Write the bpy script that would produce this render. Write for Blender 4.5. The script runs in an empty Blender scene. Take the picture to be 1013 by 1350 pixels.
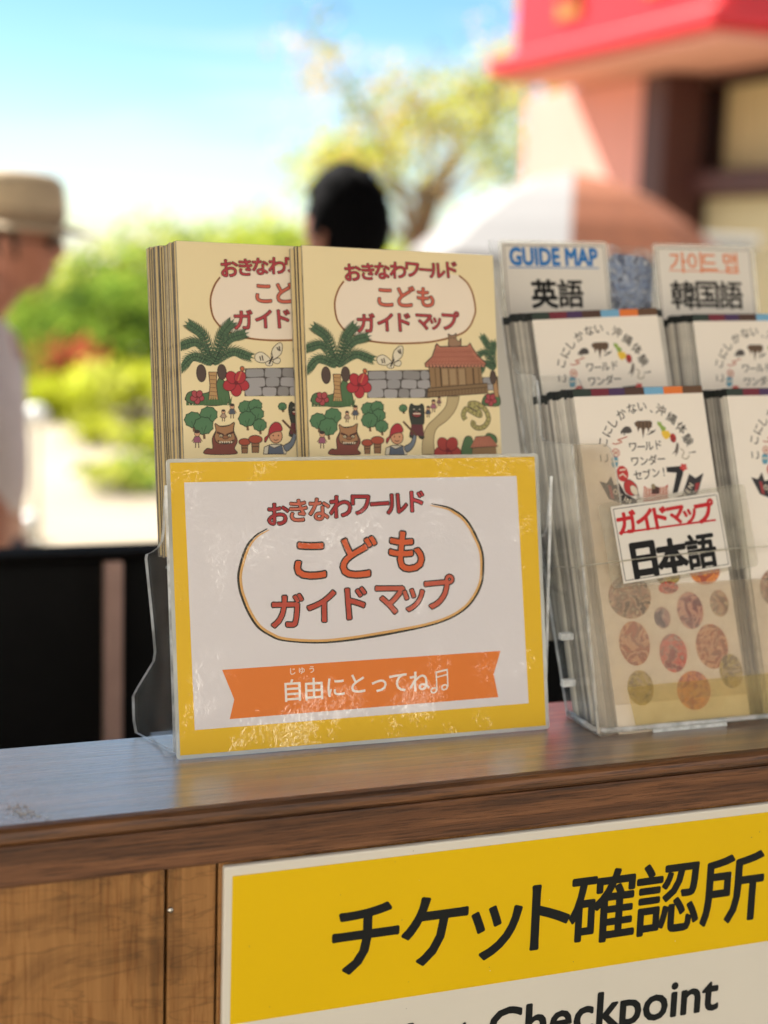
import bpy, bmesh, math, random
from mathutils import Vector, Matrix
random.seed(7)
R = math.radians
S = bpy.context.scene
COL = S.collection

# ------------------------------------------------------------------ camera, light, exposure
SUN_AZ, SUN_EL = R(-25), R(43)          # azimuth from +Y towards +X, elevation
CAM = Vector((-0.26138635, -1.06039998, 1.52272916))
F, CX, CY = 2028.0, 506.5, 675.0         # focal length and centre in pixels of the 1013 x 1350 photograph
CW = [Vector((0.9317, -0.3618, 0.0325)), Vector((-0.0303, -0.1667, -0.9855)), Vector((0.3620, 0.9172, -0.1663))]
cam = bpy.data.cameras.new('camera'); co = bpy.data.objects.new('camera', cam); COL.objects.link(co)
co.location = CAM
co.rotation_euler = (R(80.42253775), R(-1.86334904), R(-21.22507888))
cam.sensor_fit = 'VERTICAL'; cam.sensor_height = 36.0; cam.lens = F / 1350 * 36
cam.clip_start = 0.02; cam.clip_end = 2000
cam.dof.use_dof = True; cam.dof.focus_distance = 1.145; cam.dof.aperture_fstop = 3.1; cam.dof.aperture_blades = 0
S.camera = co
w = bpy.data.worlds.new('World'); S.world = w; w.use_nodes = True
nt = w.node_tree; nt.nodes.clear()
out = nt.nodes.new('ShaderNodeOutputWorld'); bg = nt.nodes.new('ShaderNodeBackground')
sky = nt.nodes.new('ShaderNodeTexSky'); sky.sky_type = 'NISHITA'; sky.sun_disc = False
sky.sun_elevation = SUN_EL; sky.sun_rotation = SUN_AZ; sky.dust_density = .15; sky.ozone_density = 2.0; sky.air_density = 1.0
tc = nt.nodes.new('ShaderNodeTexCoord'); mp = nt.nodes.new('ShaderNodeMapping')
mp.inputs['Scale'].default_value = (1.1, 1.1, 12.0)
mp.inputs['Rotation'].default_value = (R(4), R(-5), 0)
nz = nt.nodes.new('ShaderNodeTexNoise'); nz.inputs['Scale'].default_value = 2.4; nz.inputs['Detail'].default_value = 6; nz.inputs['Roughness'].default_value = 0.55
rp = nt.nodes.new('ShaderNodeValToRGB'); rp.color_ramp.elements[0].position = 0.47; rp.color_ramp.elements[1].position = 0.66
mx = nt.nodes.new('ShaderNodeMix'); mx.data_type = 'RGBA'
nt.links.new(tc.outputs['Generated'], mp.inputs['Vector']); nt.links.new(mp.outputs[0], nz.inputs['Vector'])
nt.links.new(nz.outputs['Fac'], rp.inputs['Fac']); sx_ = nt.nodes.new('ShaderNodeSeparateXYZ'); mr_ = nt.nodes.new('ShaderNodeMapRange'); ad_ = nt.nodes.new('ShaderNodeMath'); ad_.operation = 'ADD'; ad_.use_clamp = True
mr_.inputs['From Min'].default_value = .17; mr_.inputs['From Max'].default_value = .42; mr_.inputs['To Max'].default_value = .95     # more cloud higher up
nt.links.new(tc.outputs['Generated'], sx_.inputs[0]); nt.links.new(sx_.outputs['Z'], mr_.inputs['Value'])
nt.links.new(rp.outputs['Color'], ad_.inputs[0]); nt.links.new(mr_.outputs[0], ad_.inputs[1]); nt.links.new(ad_.outputs[0], mx.inputs['Factor'])
hs_ = nt.nodes.new('ShaderNodeHueSaturation'); hs_.inputs['Saturation'].default_value = 1.25; nt.links.new(sky.outputs['Color'], hs_.inputs['Color']); tn_ = nt.nodes.new('ShaderNodeMix'); tn_.data_type = 'RGBA'; tn_.blend_type = 'MULTIPLY'; tn_.inputs['Factor'].default_value = 1; tn_.inputs['B'].default_value = (.74, .84, .96, 1); nt.links.new(hs_.outputs['Color'], tn_.inputs['A']); nt.links.new(tn_.outputs['Result'], mx.inputs['A']); mx.inputs['B'].default_value = (5.6, 6.5, 7.3, 1)
nt.links.new(mx.outputs['Result'], bg.inputs['Color']); bg.inputs['Strength'].default_value = 0.05
nt.links.new(bg.outputs[0], out.inputs[0])
sl = bpy.data.lights.new('sun', 'SUN'); sl.energy = 5.0; sl.angle = R(0.5); sl.color = (1.0, 0.95, 0.86)
so = bpy.data.objects.new('sun', sl); COL.objects.link(so); so.location = (-4, 4, 8)
sd = Vector((math.sin(SUN_AZ) * math.cos(SUN_EL), math.cos(SUN_AZ) * math.cos(SUN_EL), math.sin(SUN_EL)))
so.rotation_euler = (-sd).to_track_quat('-Z', 'Y').to_euler()
vs = S.view_settings; S.display_settings.display_device = 'sRGB'
vs.view_transform = 'Standard'; vs.look = 'None'; vs.exposure = 1.8; vs.gamma = 1; vs.use_curve_mapping = False
S.cycles.use_denoising = True
S.cycles.transparent_max_bounces = 24; S.cycles.max_bounces = 10; S.cycles.caustics_reflective = False; S.cycles.caustics_refractive = False

# ------------------------------------------------------------------ helpers
def lin(c):
    if isinstance(c, str):
        c = [int(c[i:i + 2], 16) / 255 for i in (0, 2, 4)]
    return tuple((x / 12.92 if x <= .04045 else ((x + .055) / 1.055) ** 2.4) for x in c)

def newmat(name):
    m = bpy.data.materials.new(name); m.use_nodes = True
    n = m.node_tree.nodes; b = n.get('Principled BSDF'); return m, m.node_tree, b

def node(t, kind, **kw):
    n = t.nodes.new(kind)
    for k, v in kw.items():
        if k in n.inputs: n.inputs[k].default_value = v
        else: setattr(n, k, v)
    return n

_mc = {}
def pm(col, rough=.6, metal=0., coat=0., var=0.06, scale=40., bump=0., spec=.5, name=None):
    """plain procedural material: colour with a little noise variation"""
    key = (col, rough, metal, coat, var, scale, bump, spec)
    if key in _mc: return _mc[key]
    m, t, b = newmat(name or 'mat_' + (col if isinstance(col, str) else 'rgb'))
    c = lin(col)
    tcn = node(t, 'ShaderNodeTexCoord'); nn = node(t, 'ShaderNodeTexNoise', Scale=scale, Detail=4.0)
    t.links.new(tcn.outputs['Object'], nn.inputs['Vector'])
    r = node(t, 'ShaderNodeValToRGB')
    r.color_ramp.elements[0].position = .3; r.color_ramp.elements[1].position = .7
    r.color_ramp.elements[0].color = (*[x * (1 - var) for x in c], 1); r.color_ramp.elements[1].color = (*[min(1, x * (1 + var)) for x in c], 1)
    t.links.new(nn.outputs['Fac'], r.inputs['Fac']); t.links.new(r.outputs['Color'], b.inputs['Base Color'])
    b.inputs['Roughness'].default_value = rough; b.inputs['Metallic'].default_value = metal
    b.inputs['Coat Weight'].default_value = coat; b.inputs['Specular IOR Level'].default_value = spec
    if bump:
        bn = node(t, 'ShaderNodeBump', Strength=bump, Distance=.002); t.links.new(nn.outputs['Fac'], bn.inputs['Height']); t.links.new(bn.outputs[0], b.inputs['Normal'])
    _mc[key] = m; return m

def filmmat(col):
    """print under a crinkled glossy laminate film"""
    key = ('film', col)
    if key in _mc: return _mc[key]
    m, t, b = newmat('laminated_' + col)
    c = lin(col)
    tcn = node(t, 'ShaderNodeTexCoord')
    n0 = node(t, 'ShaderNodeTexNoise', Scale=14., Detail=3.0)
    n1 = node(t, 'ShaderNodeTexNoise', Scale=55., Detail=5.0, Roughness=.6, Distortion=1.2)
    n2 = node(t, 'ShaderNodeTexNoise', Scale=210., Detail=2.0, Roughness=.6, Distortion=1.5)
    n3 = node(t, 'ShaderNodeTexNoise', Scale=17., Detail=4.0, Roughness=.6)
    for n in (n0, n1, n2, n3): t.links.new(tcn.outputs['Object'], n.inputs['Vector'])
    r = node(t, 'ShaderNodeValToRGB')
    r.color_ramp.elements[0].color = (*[x * .975 for x in c], 1); r.color_ramp.elements[1].color = (*[min(1, x * 1.02) for x in c], 1)
    t.links.new(n0.outputs['Fac'], r.inputs['Fac']); t.links.new(r.outputs['Color'], b.inputs['Base Color'])
    # crinkles come in patches
    pr = node(t, 'ShaderNodeValToRGB'); pr.color_ramp.elements[0].position = .46; pr.color_ramp.elements[1].position = .70
    t.links.new(n3.outputs['Fac'], pr.inputs['Fac'])
    mul = node(t, 'ShaderNodeMath', operation='MULTIPLY'); t.links.new(n2.outputs['Fac'], mul.inputs[0])
    sx = node(t, 'ShaderNodeSeparateXYZ'); t.links.new(tcn.outputs['Object'], sx.inputs[0])       # the film is most creased along its lower edge
    gz = node(t, 'ShaderNodeMapRange'); gz.inputs['From Min'].default_value = .015; gz.inputs['From Max'].default_value = .085; gz.inputs['To Min'].default_value = 1.; gz.inputs['To Max'].default_value = .42
    t.links.new(sx.outputs['Z'], gz.inputs['Value'])
    gm_ = node(t, 'ShaderNodeMath', operation='MULTIPLY'); t.links.new(gz.outputs[0], gm_.inputs[0]); t.links.new(pr.outputs['Color'], gm_.inputs[1]); t.links.new(gm_.outputs[0], mul.inputs[1])
    ad = node(t, 'ShaderNodeMath', operation='MULTIPLY_ADD'); ad.inputs[1].default_value = .28
    t.links.new(n1.outputs['Fac'], ad.inputs[0]); t.links.new(mul.outputs[0], ad.inputs[2])
    bn = node(t, 'ShaderNodeBump', Strength=1.0, Distance=.0018); t.links.new(ad.outputs[0], bn.inputs['Height'])
    b.inputs['Roughness'].default_value = .55
    b.inputs['Coat Weight'].default_value = 1.0; b.inputs['Coat Roughness'].default_value = .03; b.inputs['Coat IOR'].default_value = 2.3
    t.links.new(bn.outputs[0], b.inputs['Coat Normal'])
    _mc[key] = m; return m

def clearmat(name, tint=(.97, .98, .98), haze=.05, gloss_rough=.04, ior=1.3, hazecol=(.8, .82, .82), bump=0., bscale=60.):
    m = bpy.data.materials.new(name); m.use_nodes = True; t = m.node_tree; t.nodes.clear()
    o = node(t, 'ShaderNodeOutputMaterial'); tr = node(t, 'ShaderNodeBsdfTransparent'); tr.inputs['Color'].default_value = (*tint, 1)
    g = node(t, 'ShaderNodeBsdfGlossy', Roughness=gloss_rough); d = node(t, 'ShaderNodeBsdfDiffuse'); d.inputs['Color'].default_value = (*hazecol, 1)
    tl = node(t, 'ShaderNodeBsdfTranslucent'); tl.inputs['Color'].default_value = (*hazecol, 1)
    ms = node(t, 'ShaderNodeMixShader'); ms.inputs[0].default_value = .5
    t.links.new(d.outputs[0], ms.inputs[1]); t.links.new(tl.outputs[0], ms.inputs[2])
    m1 = node(t, 'ShaderNodeMixShader'); 
    tcn = node(t, 'ShaderNodeTexCoord'); n = node(t, 'ShaderNodeTexNoise', Scale=bscale, Detail=5.0)
    t.links.new(tcn.outputs['Object'], n.inputs['Vector'])
    mr = node(t, 'ShaderNodeMapRange'); mr.inputs['From Min'].default_value = .3; mr.inputs['From Max'].default_value = .75
    mr.inputs['To Min'].default_value = haze * .5; mr.inputs['To Max'].default_value = haze * 1.7
    t.links.new(n.outputs['Fac'], mr.inputs['Value']); t.links.new(mr.outputs[0], m1.inputs[0])
    t.links.new(tr.outputs[0], m1.inputs[1]); t.links.new(ms.outputs[0], m1.inputs[2])
    # Schlick reflectance of a thin sheet, the same from both sides
    f0 = ((ior - 1) / (ior + 1)) ** 2
    lwt = node(t, 'ShaderNodeLayerWeight'); lwt.inputs['Blend'].default_value = .5
    pw = node(t, 'ShaderNodeMath', operation='POWER'); pw.inputs[1].default_value = 5.0; t.links.new(lwt.outputs['Facing'], pw.inputs[0])
    fr = node(t, 'ShaderNodeMath', operation='MULTIPLY_ADD'); fr.inputs[1].default_value = (1 - f0) * .6; fr.inputs[2].default_value = f0; t.links.new(pw.outputs[0], fr.inputs[0])
    m2 = node(t, 'ShaderNodeMixShader')
    if bump:
        bn = node(t, 'ShaderNodeBump', Strength=bump, Distance=.0015); t.links.new(n.outputs['Fac'], bn.inputs['Height'])
        t.links.new(bn.outputs[0], g.inputs['Normal']); t.links.new(bn.outputs[0], lwt.inputs['Normal'])
    t.links.new(fr.outputs[0], m2.inputs[0]); t.links.new(m1.outputs[0], m2.inputs[1]); t.links.new(g.outputs[0], m2.inputs[2])
    t.links.new(m2.outputs[0], o.inputs[0]); return m

class MB:
    """collects faces with materials; build() links them as one mesh object"""
    def __init__(s): s.v = []; s.f = []; s.mi = []; s.mats = []; s.sm = []
    def m(s, mat):
        if mat not in s.mats: s.mats.append(mat)
        return s.mats.index(mat)
    def face(s, pts, mat, smooth=False):
        b = len(s.v); s.v += [tuple(p) for p in pts]; s.f.append(list(range(b, b + len(pts)))); s.mi.append(s.m(mat)); s.sm.append(smooth)
    def mesh(s, verts, faces, mat, smooth=False):
        b = len(s.v); s.v += [tuple(p) for p in verts]
        for f in faces: s.f.append([i + b for i in f]); s.mi.append(s.m(mat)); s.sm.append(smooth)
    def box(s, x0, x1, y0, y1, z0, z1, mat, bev=0.):
        bm = bmesh.new(); bmesh.ops.create_cube(bm, size=1)
        for v in bm.verts: v.co = ((x0 + x1) / 2 + v.co.x * (x1 - x0), (y0 + y1) / 2 + v.co.y * (y1 - y0), (z0 + z1) / 2 + v.co.z * (z1 - z0))
        if bev: bmesh.ops.bevel(bm, geom=bm.edges[:], offset=bev, segments=2, affect='EDGES', profile=.5)
        s.bm(bm, mat)
    def bm(s, bm, mat, smooth=False, M=None):
        bm.verts.index_update()
        s.mesh([(M @ v.co) if M else v.co.copy() for v in bm.verts], [[v.index for v in f.verts] for f in bm.faces], mat, smooth); bm.free()
    def prism(s, poly, axis, a0, a1, mat, rim=None, smooth=False):
        """poly (p,q) extruded along axis: 'x' -> (a,p,q), 'y' -> (p,a,q), 'z' -> (p,q,a)"""
        def pt(p, a): return {'x': (a, p[0], p[1]), 'y': (p[0], a, p[1]), 'z': (p[0], p[1], a)}[axis]
        s.face([pt(p, a0) for p in poly], mat); s.face([pt(p, a1) for p in reversed(poly)], mat)
        n = len(poly)
        for i in range(n):
            p, q = poly[i], poly[(i + 1) % n]
            s.face([pt(q, a0), pt(p, a0), pt(p, a1), pt(q, a1)], rim or mat, smooth)
    def tube(s, pts, rad, mat, seg=10, cap=True):
        pts = [Vector(p) for p in pts]; n = len(pts); rads = rad if isinstance(rad, (list, tuple)) else [rad] * n
        rings = []; up = Vector((0, 0, 1))
        for i, p in enumerate(pts):
            d = (pts[min(i + 1, n - 1)] - pts[max(i - 1, 0)]).normalized()
            a = d.cross(up if abs(d.z) < .95 else Vector((1, 0, 0))).normalized(); b = d.cross(a)
            rings.append([p + (a * math.cos(2 * math.pi * k / seg) + b * math.sin(2 * math.pi * k / seg)) * rads[i] for k in range(seg)])
        vs_ = [q for r in rings for q in r]; fs = []
        for i in range(n - 1):
            for k in range(seg):
                k2 = (k + 1) % seg; fs.append([i * seg + k, i * seg + k2, (i + 1) * seg + k2, (i + 1) * seg + k])
        if cap: fs += [list(range(seg))[::-1], [(n - 1) * seg + k for k in range(seg)]]
        s.mesh(vs_, fs, mat, True)
    def lathe(s, prof, mat, seg=24, M=None):
        vs_ = []; fs = []
        for r, z in prof:
            for k in range(seg): 
                p = Vector((r * math.cos(2 * math.pi * k / seg), r * math.sin(2 * math.pi * k / seg), z)); vs_.append(M @ p if M else p)
        for i in range(len(prof) - 1):
            for k in range(seg):
                k2 = (k + 1) % seg; fs.append([i * seg + k, i * seg + k2, (i + 1) * seg + k2, (i + 1) * seg + k])
        s.mesh(vs_, fs, mat, True)
    def build(s, name, parent=None, recalc=True):
        me = bpy.data.meshes.new(name); me.from_pydata(s.v, [], s.f)
        for mt in s.mats: me.materials.append(mt)
        me.polygons.foreach_set('material_index', s.mi); me.polygons.foreach_set('use_smooth', s.sm)
        me.update()
        o = bpy.data.objects.new(name, me); COL.objects.link(o)
        if parent: o.parent = parent
        return o

def tag(o, label=None, cat=None, group=None, kind=None):
    for k, v in (('label', label), ('category', cat), ('group', group), ('kind', kind)):
        if v: o[k] = v
    return o
def thing(name, label, cat, M=None, group=None):
    o = bpy.data.objects.new(name, None); COL.objects.link(o); o.empty_display_size = .02
    if M is not None: o.matrix_world = M
    return tag(o, label, cat, group)
def copy_tree(o, M, label=None):
    c = o.copy(); COL.objects.link(c); c.matrix_world = M
    for ch in o.children:
        d = ch.copy(); COL.objects.link(d); d.parent = c
        for g in ch.children:
            e = g.copy(); COL.objects.link(e); e.parent = d
    if label: c['label'] = label
    return c

def ray(px, py):
    return CW[0] * ((px - CX) / F) + CW[1] * ((py - CY) / F) + CW[2]
def P(px, py, D): return CAM + ray(px, py) * D
def onaxis(px, py, ax, val):
    r = ray(px, py); return CAM + r * ((val - CAM[ax]) / r[ax])
def frame(o, yaw, lean, roll):
    """local X right, local Z up along a leaning sheet, local -Y its front"""
    return Matrix.Translation(o) @ Matrix.Rotation(R(yaw), 4, 'Z') @ Matrix.Rotation(R(-lean), 4, 'X') @ Matrix.Rotation(R(-roll), 4, 'Y')
def measurer(M):
    Mi = M.inverted(); o = Mi @ CAM
    def dig(px, py):
        d = (Mi.to_3x3() @ ray(px, py)); t = -o.y / d.y; q = o + d * t; return (q.x, q.z)
    return dig

# ------------------------------------------------------------------ printed artwork
_gc = {}
def glyph(ch, off):
    k = (ch, off)
    if k not in _gc:
        cu = bpy.data.curves.new('glyph', 'FONT'); cu.body = ch; cu.size = 1; cu.offset = off; cu.resolution_u = 3
        ob = bpy.data.objects.new('glyph', cu); COL.objects.link(ob)
        dg = bpy.context.evaluated_depsgraph_get(); dg.update()
        me = bpy.data.meshes.new_from_object(ob.evaluated_get(dg))
        vs_ = [v.co.copy() for v in me.vertices]; fs = [list(p.vertices) for p in me.polygons]
        COL.objects.unlink(ob); bpy.data.objects.remove(ob); bpy.data.curves.remove(cu); bpy.data.meshes.remove(me)
        xs = [v.x for v in vs_] or [0]; ys = [v.y for v in vs_] or [0]
        _gc[k] = (vs_, fs, (min(xs), max(xs), min(ys), max(ys)))
    return _gc[k]

class Art:
    """flat printed shapes in the sheet's own (u, v) metres, each a hair in front of the last"""
    def __init__(s, mf, step=4e-6, base=1e-4): s.mf = mf; s.base = base; s.step = step; s.items = []
    def add(s, faces, col):
        """faces printed together as one shape; build() stacks only shapes that overlap"""
        xs = [p[0] for f in faces for p in f]; ys = [p[1] for f in faces for p in f]
        s.items.append((faces, col, (min(xs), max(xs), min(ys), max(ys))))
    def poly(s, pts, col):
        a = sum(pts[i][0] * pts[(i + 1) % len(pts)][1] - pts[(i + 1) % len(pts)][0] * pts[i][1] for i in range(len(pts)))
        s.add([[tuple(p) for p in (pts if a >= 0 else pts[::-1])]], col)
    def olpoly(s, pts, col, oc='3a2a22', w=.0005):
        s.poly(pts, col); s.stroke(list(pts) + [pts[0]], w, oc)
    def ell(s, c, rx, ry, col, oc=None, w=.0005, rot=0, n=20):
        pts = []
        for k in range(n):
            a = 2 * math.pi * k / n; x, y = rx * math.cos(a), ry * math.sin(a)
            pts.append((c[0] + x * math.cos(rot) - y * math.sin(rot), c[1] + x * math.sin(rot) + y * math.cos(rot)))
        (s.olpoly(pts, col, oc, w) if oc else s.poly(pts, col))
    def stroke(s, pts, w, col, taper=None):
        pts = [Vector(p) for p in pts]; n = len(pts); L = []
        for i in range(n):
            d = pts[min(i + 1, n - 1)] - pts[max(i - 1, 0)]
            if d.length < 1e-9: d = Vector((1, 0))
            d.normalize(); nn = Vector((-d.y, d.x)) * (w / 2 * (taper[i] if taper else 1)); L.append((pts[i] + nn, pts[i] - nn))
        s.add([[tuple(L[i][0]), tuple(L[i][1]), tuple(L[i + 1][1]), tuple(L[i + 1][0])] for i in range(n - 1)], col)
    def char(s, ch, c, size, col, off=.0, rot=0, sx=1, oc=None, ooff=.06, anchor='c'):
        """one glyph (or word) centred at c, size = em height in metres; off fattens its strokes"""
        vs_, fs, bb = glyph(ch, 0)
        mx_, my_ = ((bb[0] + bb[1]) / 2, (bb[2] + bb[3]) / 2) if anchor == 'c' else (0, 0)
        ca, sa = math.cos(rot), math.sin(rot)
        for o_, cc in (((off + ooff, oc),) if oc else ()) + ((off, col),):
            nk = 0 if o_ == 0 else (12 if o_ > .03 else 8)
            for k in range(-1, nk):
                dx, dy = (0, 0) if k < 0 else (o_ * math.cos(k * 2 * math.pi / nk), o_ * math.sin(k * 2 * math.pi / nk))
                q = []
                for v in vs_:
                    x, y = (v.x - mx_ + dx) * size * sx, (v.y - my_ + dy) * size
                    q.append((c[0] + x * ca - y * sa, c[1] + x * sa + y * ca))
                s.add([[q[i] for i in f] for f in fs], cc)
    def build(s, name, parent):
        b = MB(); done = []; s.top = 0
        for faces, col, (x0, x1, y0, y1) in s.items:
            ly = 0
            for (a0, a1, b0, b1, l_) in done:
                if l_ >= ly and a0 < x1 and x0 < a1 and b0 < y1 and y0 < b1: ly = l_ + 1
            done.append((x0, x1, y0, y1, ly)); s.top = max(s.top, ly); z = s.base + ly * s.step; m = s.mf(col)
            for k, f in enumerate(faces): b.face([(p[0], -z - (k % 40) * 3e-8, p[1]) for p in f], m)
        return b.build(name, parent)

def smooth(pts, n=6, closed=False):
    out_ = []; N = len(pts); pts = [Vector(p) for p in pts]
    rng = range(N if closed else N - 1)
    for i in rng:
        p0 = pts[(i - 1) % N] if closed or i > 0 else pts[0]; p1 = pts[i]; p2 = pts[(i + 1) % N]; p3 = pts[(i + 2) % N] if closed or i + 2 < N else pts[-1]
        for k in range(n):
            t = k / n
            out_.append(tuple(.5 * ((2 * p1) + (p2 - p0) * t + (2 * p0 - 5 * p1 + 4 * p2 - p3) * t * t + (3 * p1 - p0 - 3 * p2 + p3) * t ** 3)))
    if not closed: out_.append(tuple(pts[-1]))
    return out_

paperm = lambda c: pm(c, rough=.45, var=.02, scale=15, spec=.35)
ZC = 1.15                                  # height of the counter top

# ------------------------------------------------------------------ wood
def woodmat(name, c1, c2, c3, along='x', scale=1., rough=.4, coat=0., bump=.2, dark=.5, spec=.5, blotch=0.):
    m, t, b = newmat(name)
    tcn = node(t, 'ShaderNodeTexCoord'); mpn = node(t, 'ShaderNodeMapping')
    st = {'x': (2.2, 60, 60), 'z': (45, 45, 2.)}[along]
    mpn.inputs['Scale'].default_value = [q * scale for q in st]
    t.links.new(tcn.outputs['Object'], mpn.inputs['Vector'])
    n1 = node(t, 'ShaderNodeTexNoise', Scale=1.0, Detail=7.0, Roughness=.62, Distortion=.6); t.links.new(mpn.outputs[0], n1.inputs['Vector'])
    m2 = node(t, 'ShaderNodeMapping'); m2.inputs['Scale'].default_value = [q * scale * 5 for q in st]; t.links.new(tcn.outputs['Object'], m2.inputs['Vector'])
    n2 = node(t, 'ShaderNodeTexNoise', Scale=1.0, Detail=4.0, Roughness=.7); t.links.new(m2.outputs[0], n2.inputs['Vector'])
    r = node(t, 'ShaderNodeValToRGB'); e = r.color_ramp.elements
    e[0].position = .32; e[0].color = (*lin(c3), 1); e[1].position = .68; e[1].color = (*lin(c1), 1)
    k = e.new(.5); k.color = (*lin(c2), 1)
    t.links.new(n1.outputs['Fac'], r.inputs['Fac'])
    r2 = node(t, 'ShaderNodeValToRGB'); r2.color_ramp.elements[0].position = .40; r2.color_ramp.elements[0].color = (dark, dark * .9, dark * .8, 1); r2.color_ramp.elements[1].position = .47; r2.color_ramp.elements[1].color = (1, 1, 1, 1)
    t.links.new(n2.outputs['Fac'], r2.inputs['Fac'])
    mm = node(t, 'ShaderNodeMix', data_type='RGBA', blend_type='MULTIPLY'); mm.inputs['Factor'].default_value = 1
    t.links.new(r.outputs['Color'], mm.inputs['A']); t.links.new(r2.outputs['Color'], mm.inputs['B'])
    last = mm.outputs['Result']
    if blotch:
        n3 = node(t, 'ShaderNodeTexNoise', Scale=9., Detail=5.0, Roughness=.6, Distortion=1.5); t.links.new(tcn.outputs['Object'], n3.inputs['Vector'])
        r3 = node(t, 'ShaderNodeValToRGB'); r3.color_ramp.elements[0].position = .34; r3.color_ramp.elements[0].color = (1 - blotch, 1 - blotch * 1.05, 1 - blotch * 1.1, 1); r3.color_ramp.elements[1].position = .52; r3.color_ramp.elements[1].color = (1, 1, 1, 1)
        t.links.new(n3.outputs['Fac'], r3.inputs['Fac'])
        m3 = node(t, 'ShaderNodeMix', data_type='RGBA', blend_type='MULTIPLY'); m3.inputs['Factor'].default_value = 1
        t.links.new(last, m3.inputs['A']); t.links.new(r3.outputs['Color'], m3.inputs['B']); last = m3.outputs['Result']
        # cracked, crazed varnish running across the grain
        mc = node(t, 'ShaderNodeMapping'); mc.inputs['Scale'].default_value = (7, 7, 42); t.links.new(tcn.outputs['Object'], mc.inputs['Vector'])
        nc = node(t, 'ShaderNodeTexNoise', Scale=1.0, Detail=4.0, Distortion=1.6); t.links.new(mc.outputs[0], nc.inputs['Vector'])
        rc = node(t, 'ShaderNodeValToRGB'); rc.color_ramp.elements[0].position = .0; rc.color_ramp.elements[0].color = (1, 1, 1, 1); rc.color_ramp.elements[1].position = 1
        for pp, vv in ((.468, 1), (.49, .5), (.512, 1)):
            q = rc.color_ramp.elements.new(pp); q.color = (vv, vv * .96, vv * .9, 1)
        rc.color_ramp.elements[-1].color = (1, 1, 1, 1)
        t.links.new(nc.outputs['Fac'], rc.inputs['Fac'])
        m4 = node(t, 'ShaderNodeMix', data_type='RGBA', blend_type='MULTIPLY'); m4.inputs['Factor'].default_value = .6
        t.links.new(last, m4.inputs['A']); t.links.new(rc.outputs['Color'], m4.inputs['B']); last = m4.outputs['Result']
    t.links.new(last, b.inputs['Base Color'])
    ro = node(t, 'ShaderNodeMapRange'); ro.inputs['To Min'].default_value = rough * .7; ro.inputs['To Max'].default_value = rough * 1.4
    t.links.new(n2.outputs['Fac'], ro.inputs['Value']); t.links.new(ro.outputs[0], b.inputs['Roughness'])
    b.inputs['Coat Weight'].default_value = coat; b.inputs['Coat Roughness'].default_value = .15; b.inputs['Coat IOR'].default_value = 2.5 if coat > .5 else 1.5; b.inputs['Specular IOR Level'].default_value = spec
    ad = node(t, 'ShaderNodeMath', operation='ADD'); t.links.new(n1.outputs['Fac'], ad.inputs[0]); t.links.new(n2.outputs['Fac'], ad.inputs[1])
    bn = node(t, 'ShaderNodeBump', Strength=bump, Distance=.0012); t.links.new(ad.outputs[0], bn.inputs['Height']); t.links.new(bn.outputs[0], b.inputs['Normal']); t.links.new(bn.outputs[0], b.inputs['Coat Normal'])
    return m
W_TOP = woodmat('dark_worn_wood', '97683c', '75502e', '4a3119', 'x', 1.6, .34, 1., .25, .55)
W_LIP = woodmat('dark_edge_wood', '7d5230', '5b3a20', '352012', 'x', 2.0, .38, .2, .5, .45)
W_BAND = woodmat('red_brown_wood', '805536', '633f26', '402717', 'x', 2.2, .5, .0, .5, .5)
W_PANEL = woodmat('varnished_plywood', 'a87a48', '94683a', '755029', 'z', 1.7, .42, .15, .15, .78, blotch=.45)

# ------------------------------------------------------------------ counter and its sign
ct = thing('wooden_counter', 'long brown wooden counter with worn dark top carrying the brochure racks', 'counter', Matrix.Translation((0, 0, ZC)))
b = MB(); b.prism([(.063, -.011), (.063, -.002), (.061, 0), (-.094, 0), (-.0985, -.0008), (-.1018, -.0028), (-.1035, -.0055), (-.1038, -.0085), (-.1025, -.0106), (-.1, -.011)], 'x', -1.2, 1.9, W_TOP)
for i, f in enumerate(b.f):
    zs = [b.v[k][2] for k in f]; ys = [b.v[k][1] for k in f]
    if len(f) == 4 and max(ys) < -.09: b.mi[i] = b.m(W_LIP); b.sm[i] = True
b.build('counter_top', ct)
b = MB(); b.box(-1.2, 1.9, -.1002, -.08, -.0408, -.0125, W_BAND, .0012); b.build('front_rail', ct)
b = MB(); b.box(-1.2, -.0312, -.0975, -.085, -1.14, -.0412, W_PANEL, .001); b.build('front_panel', ct)
b = MB(); b.box(-.0290, .0045, -.0975, -.085, -1.14, -.0412, W_PANEL, .001); b.build('front_panel', ct)
b = MB(); b.box(.0062, 1.9, -.0968, -.085, -1.14, -.0412, W_PANEL, .001); b.build('front_panel', ct)
dk = pm('1c140e', .8)
b = MB(); b.box(-1.19, 1.89, -.084, .05, -1.149, -.0115, dk); b.build('carcass', ct)
sm_ = pm('b9b2a6', .25, 1.0, var=.1)
q = onaxis(225, 1200, 1, -.0975)
b = MB(); b.lathe([(0, .0016), (.0012, .0014), (.002, .0007), (.0023, 0)], sm_, 14, Matrix.Translation((q.x, -.0975, q.z - ZC)) @ Matrix.Rotation(R(90), 4, 'X')); b.build('nail_head', ct)
# pale flaking patch worn into the varnish near the front edge
flk = pm('d9d4ca', .7, var=.15, scale=300)
fb = MB(); random.seed(11)
for k in range(70):
    px_ = random.gauss(26, 11); py_ = 1070 + (px_ - 26) * .25 + random.gauss(0, 4)
    q = onaxis(px_, py_, 2, ZC)
    if q.y < -.093: continue
    a0 = random.uniform(0, 6.28); rr = random.uniform(.0004, .0013)
    fb.face([(q.x + rr * (1.8 if j % 2 else .7) * math.cos(a0 + j * 1.047), q.y + rr * .7 * math.sin(a0 + j * 1.047), .0003 + k * 2e-6) for j in range(6)], flk)
fb.build('flaked_varnish', ct)

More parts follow.
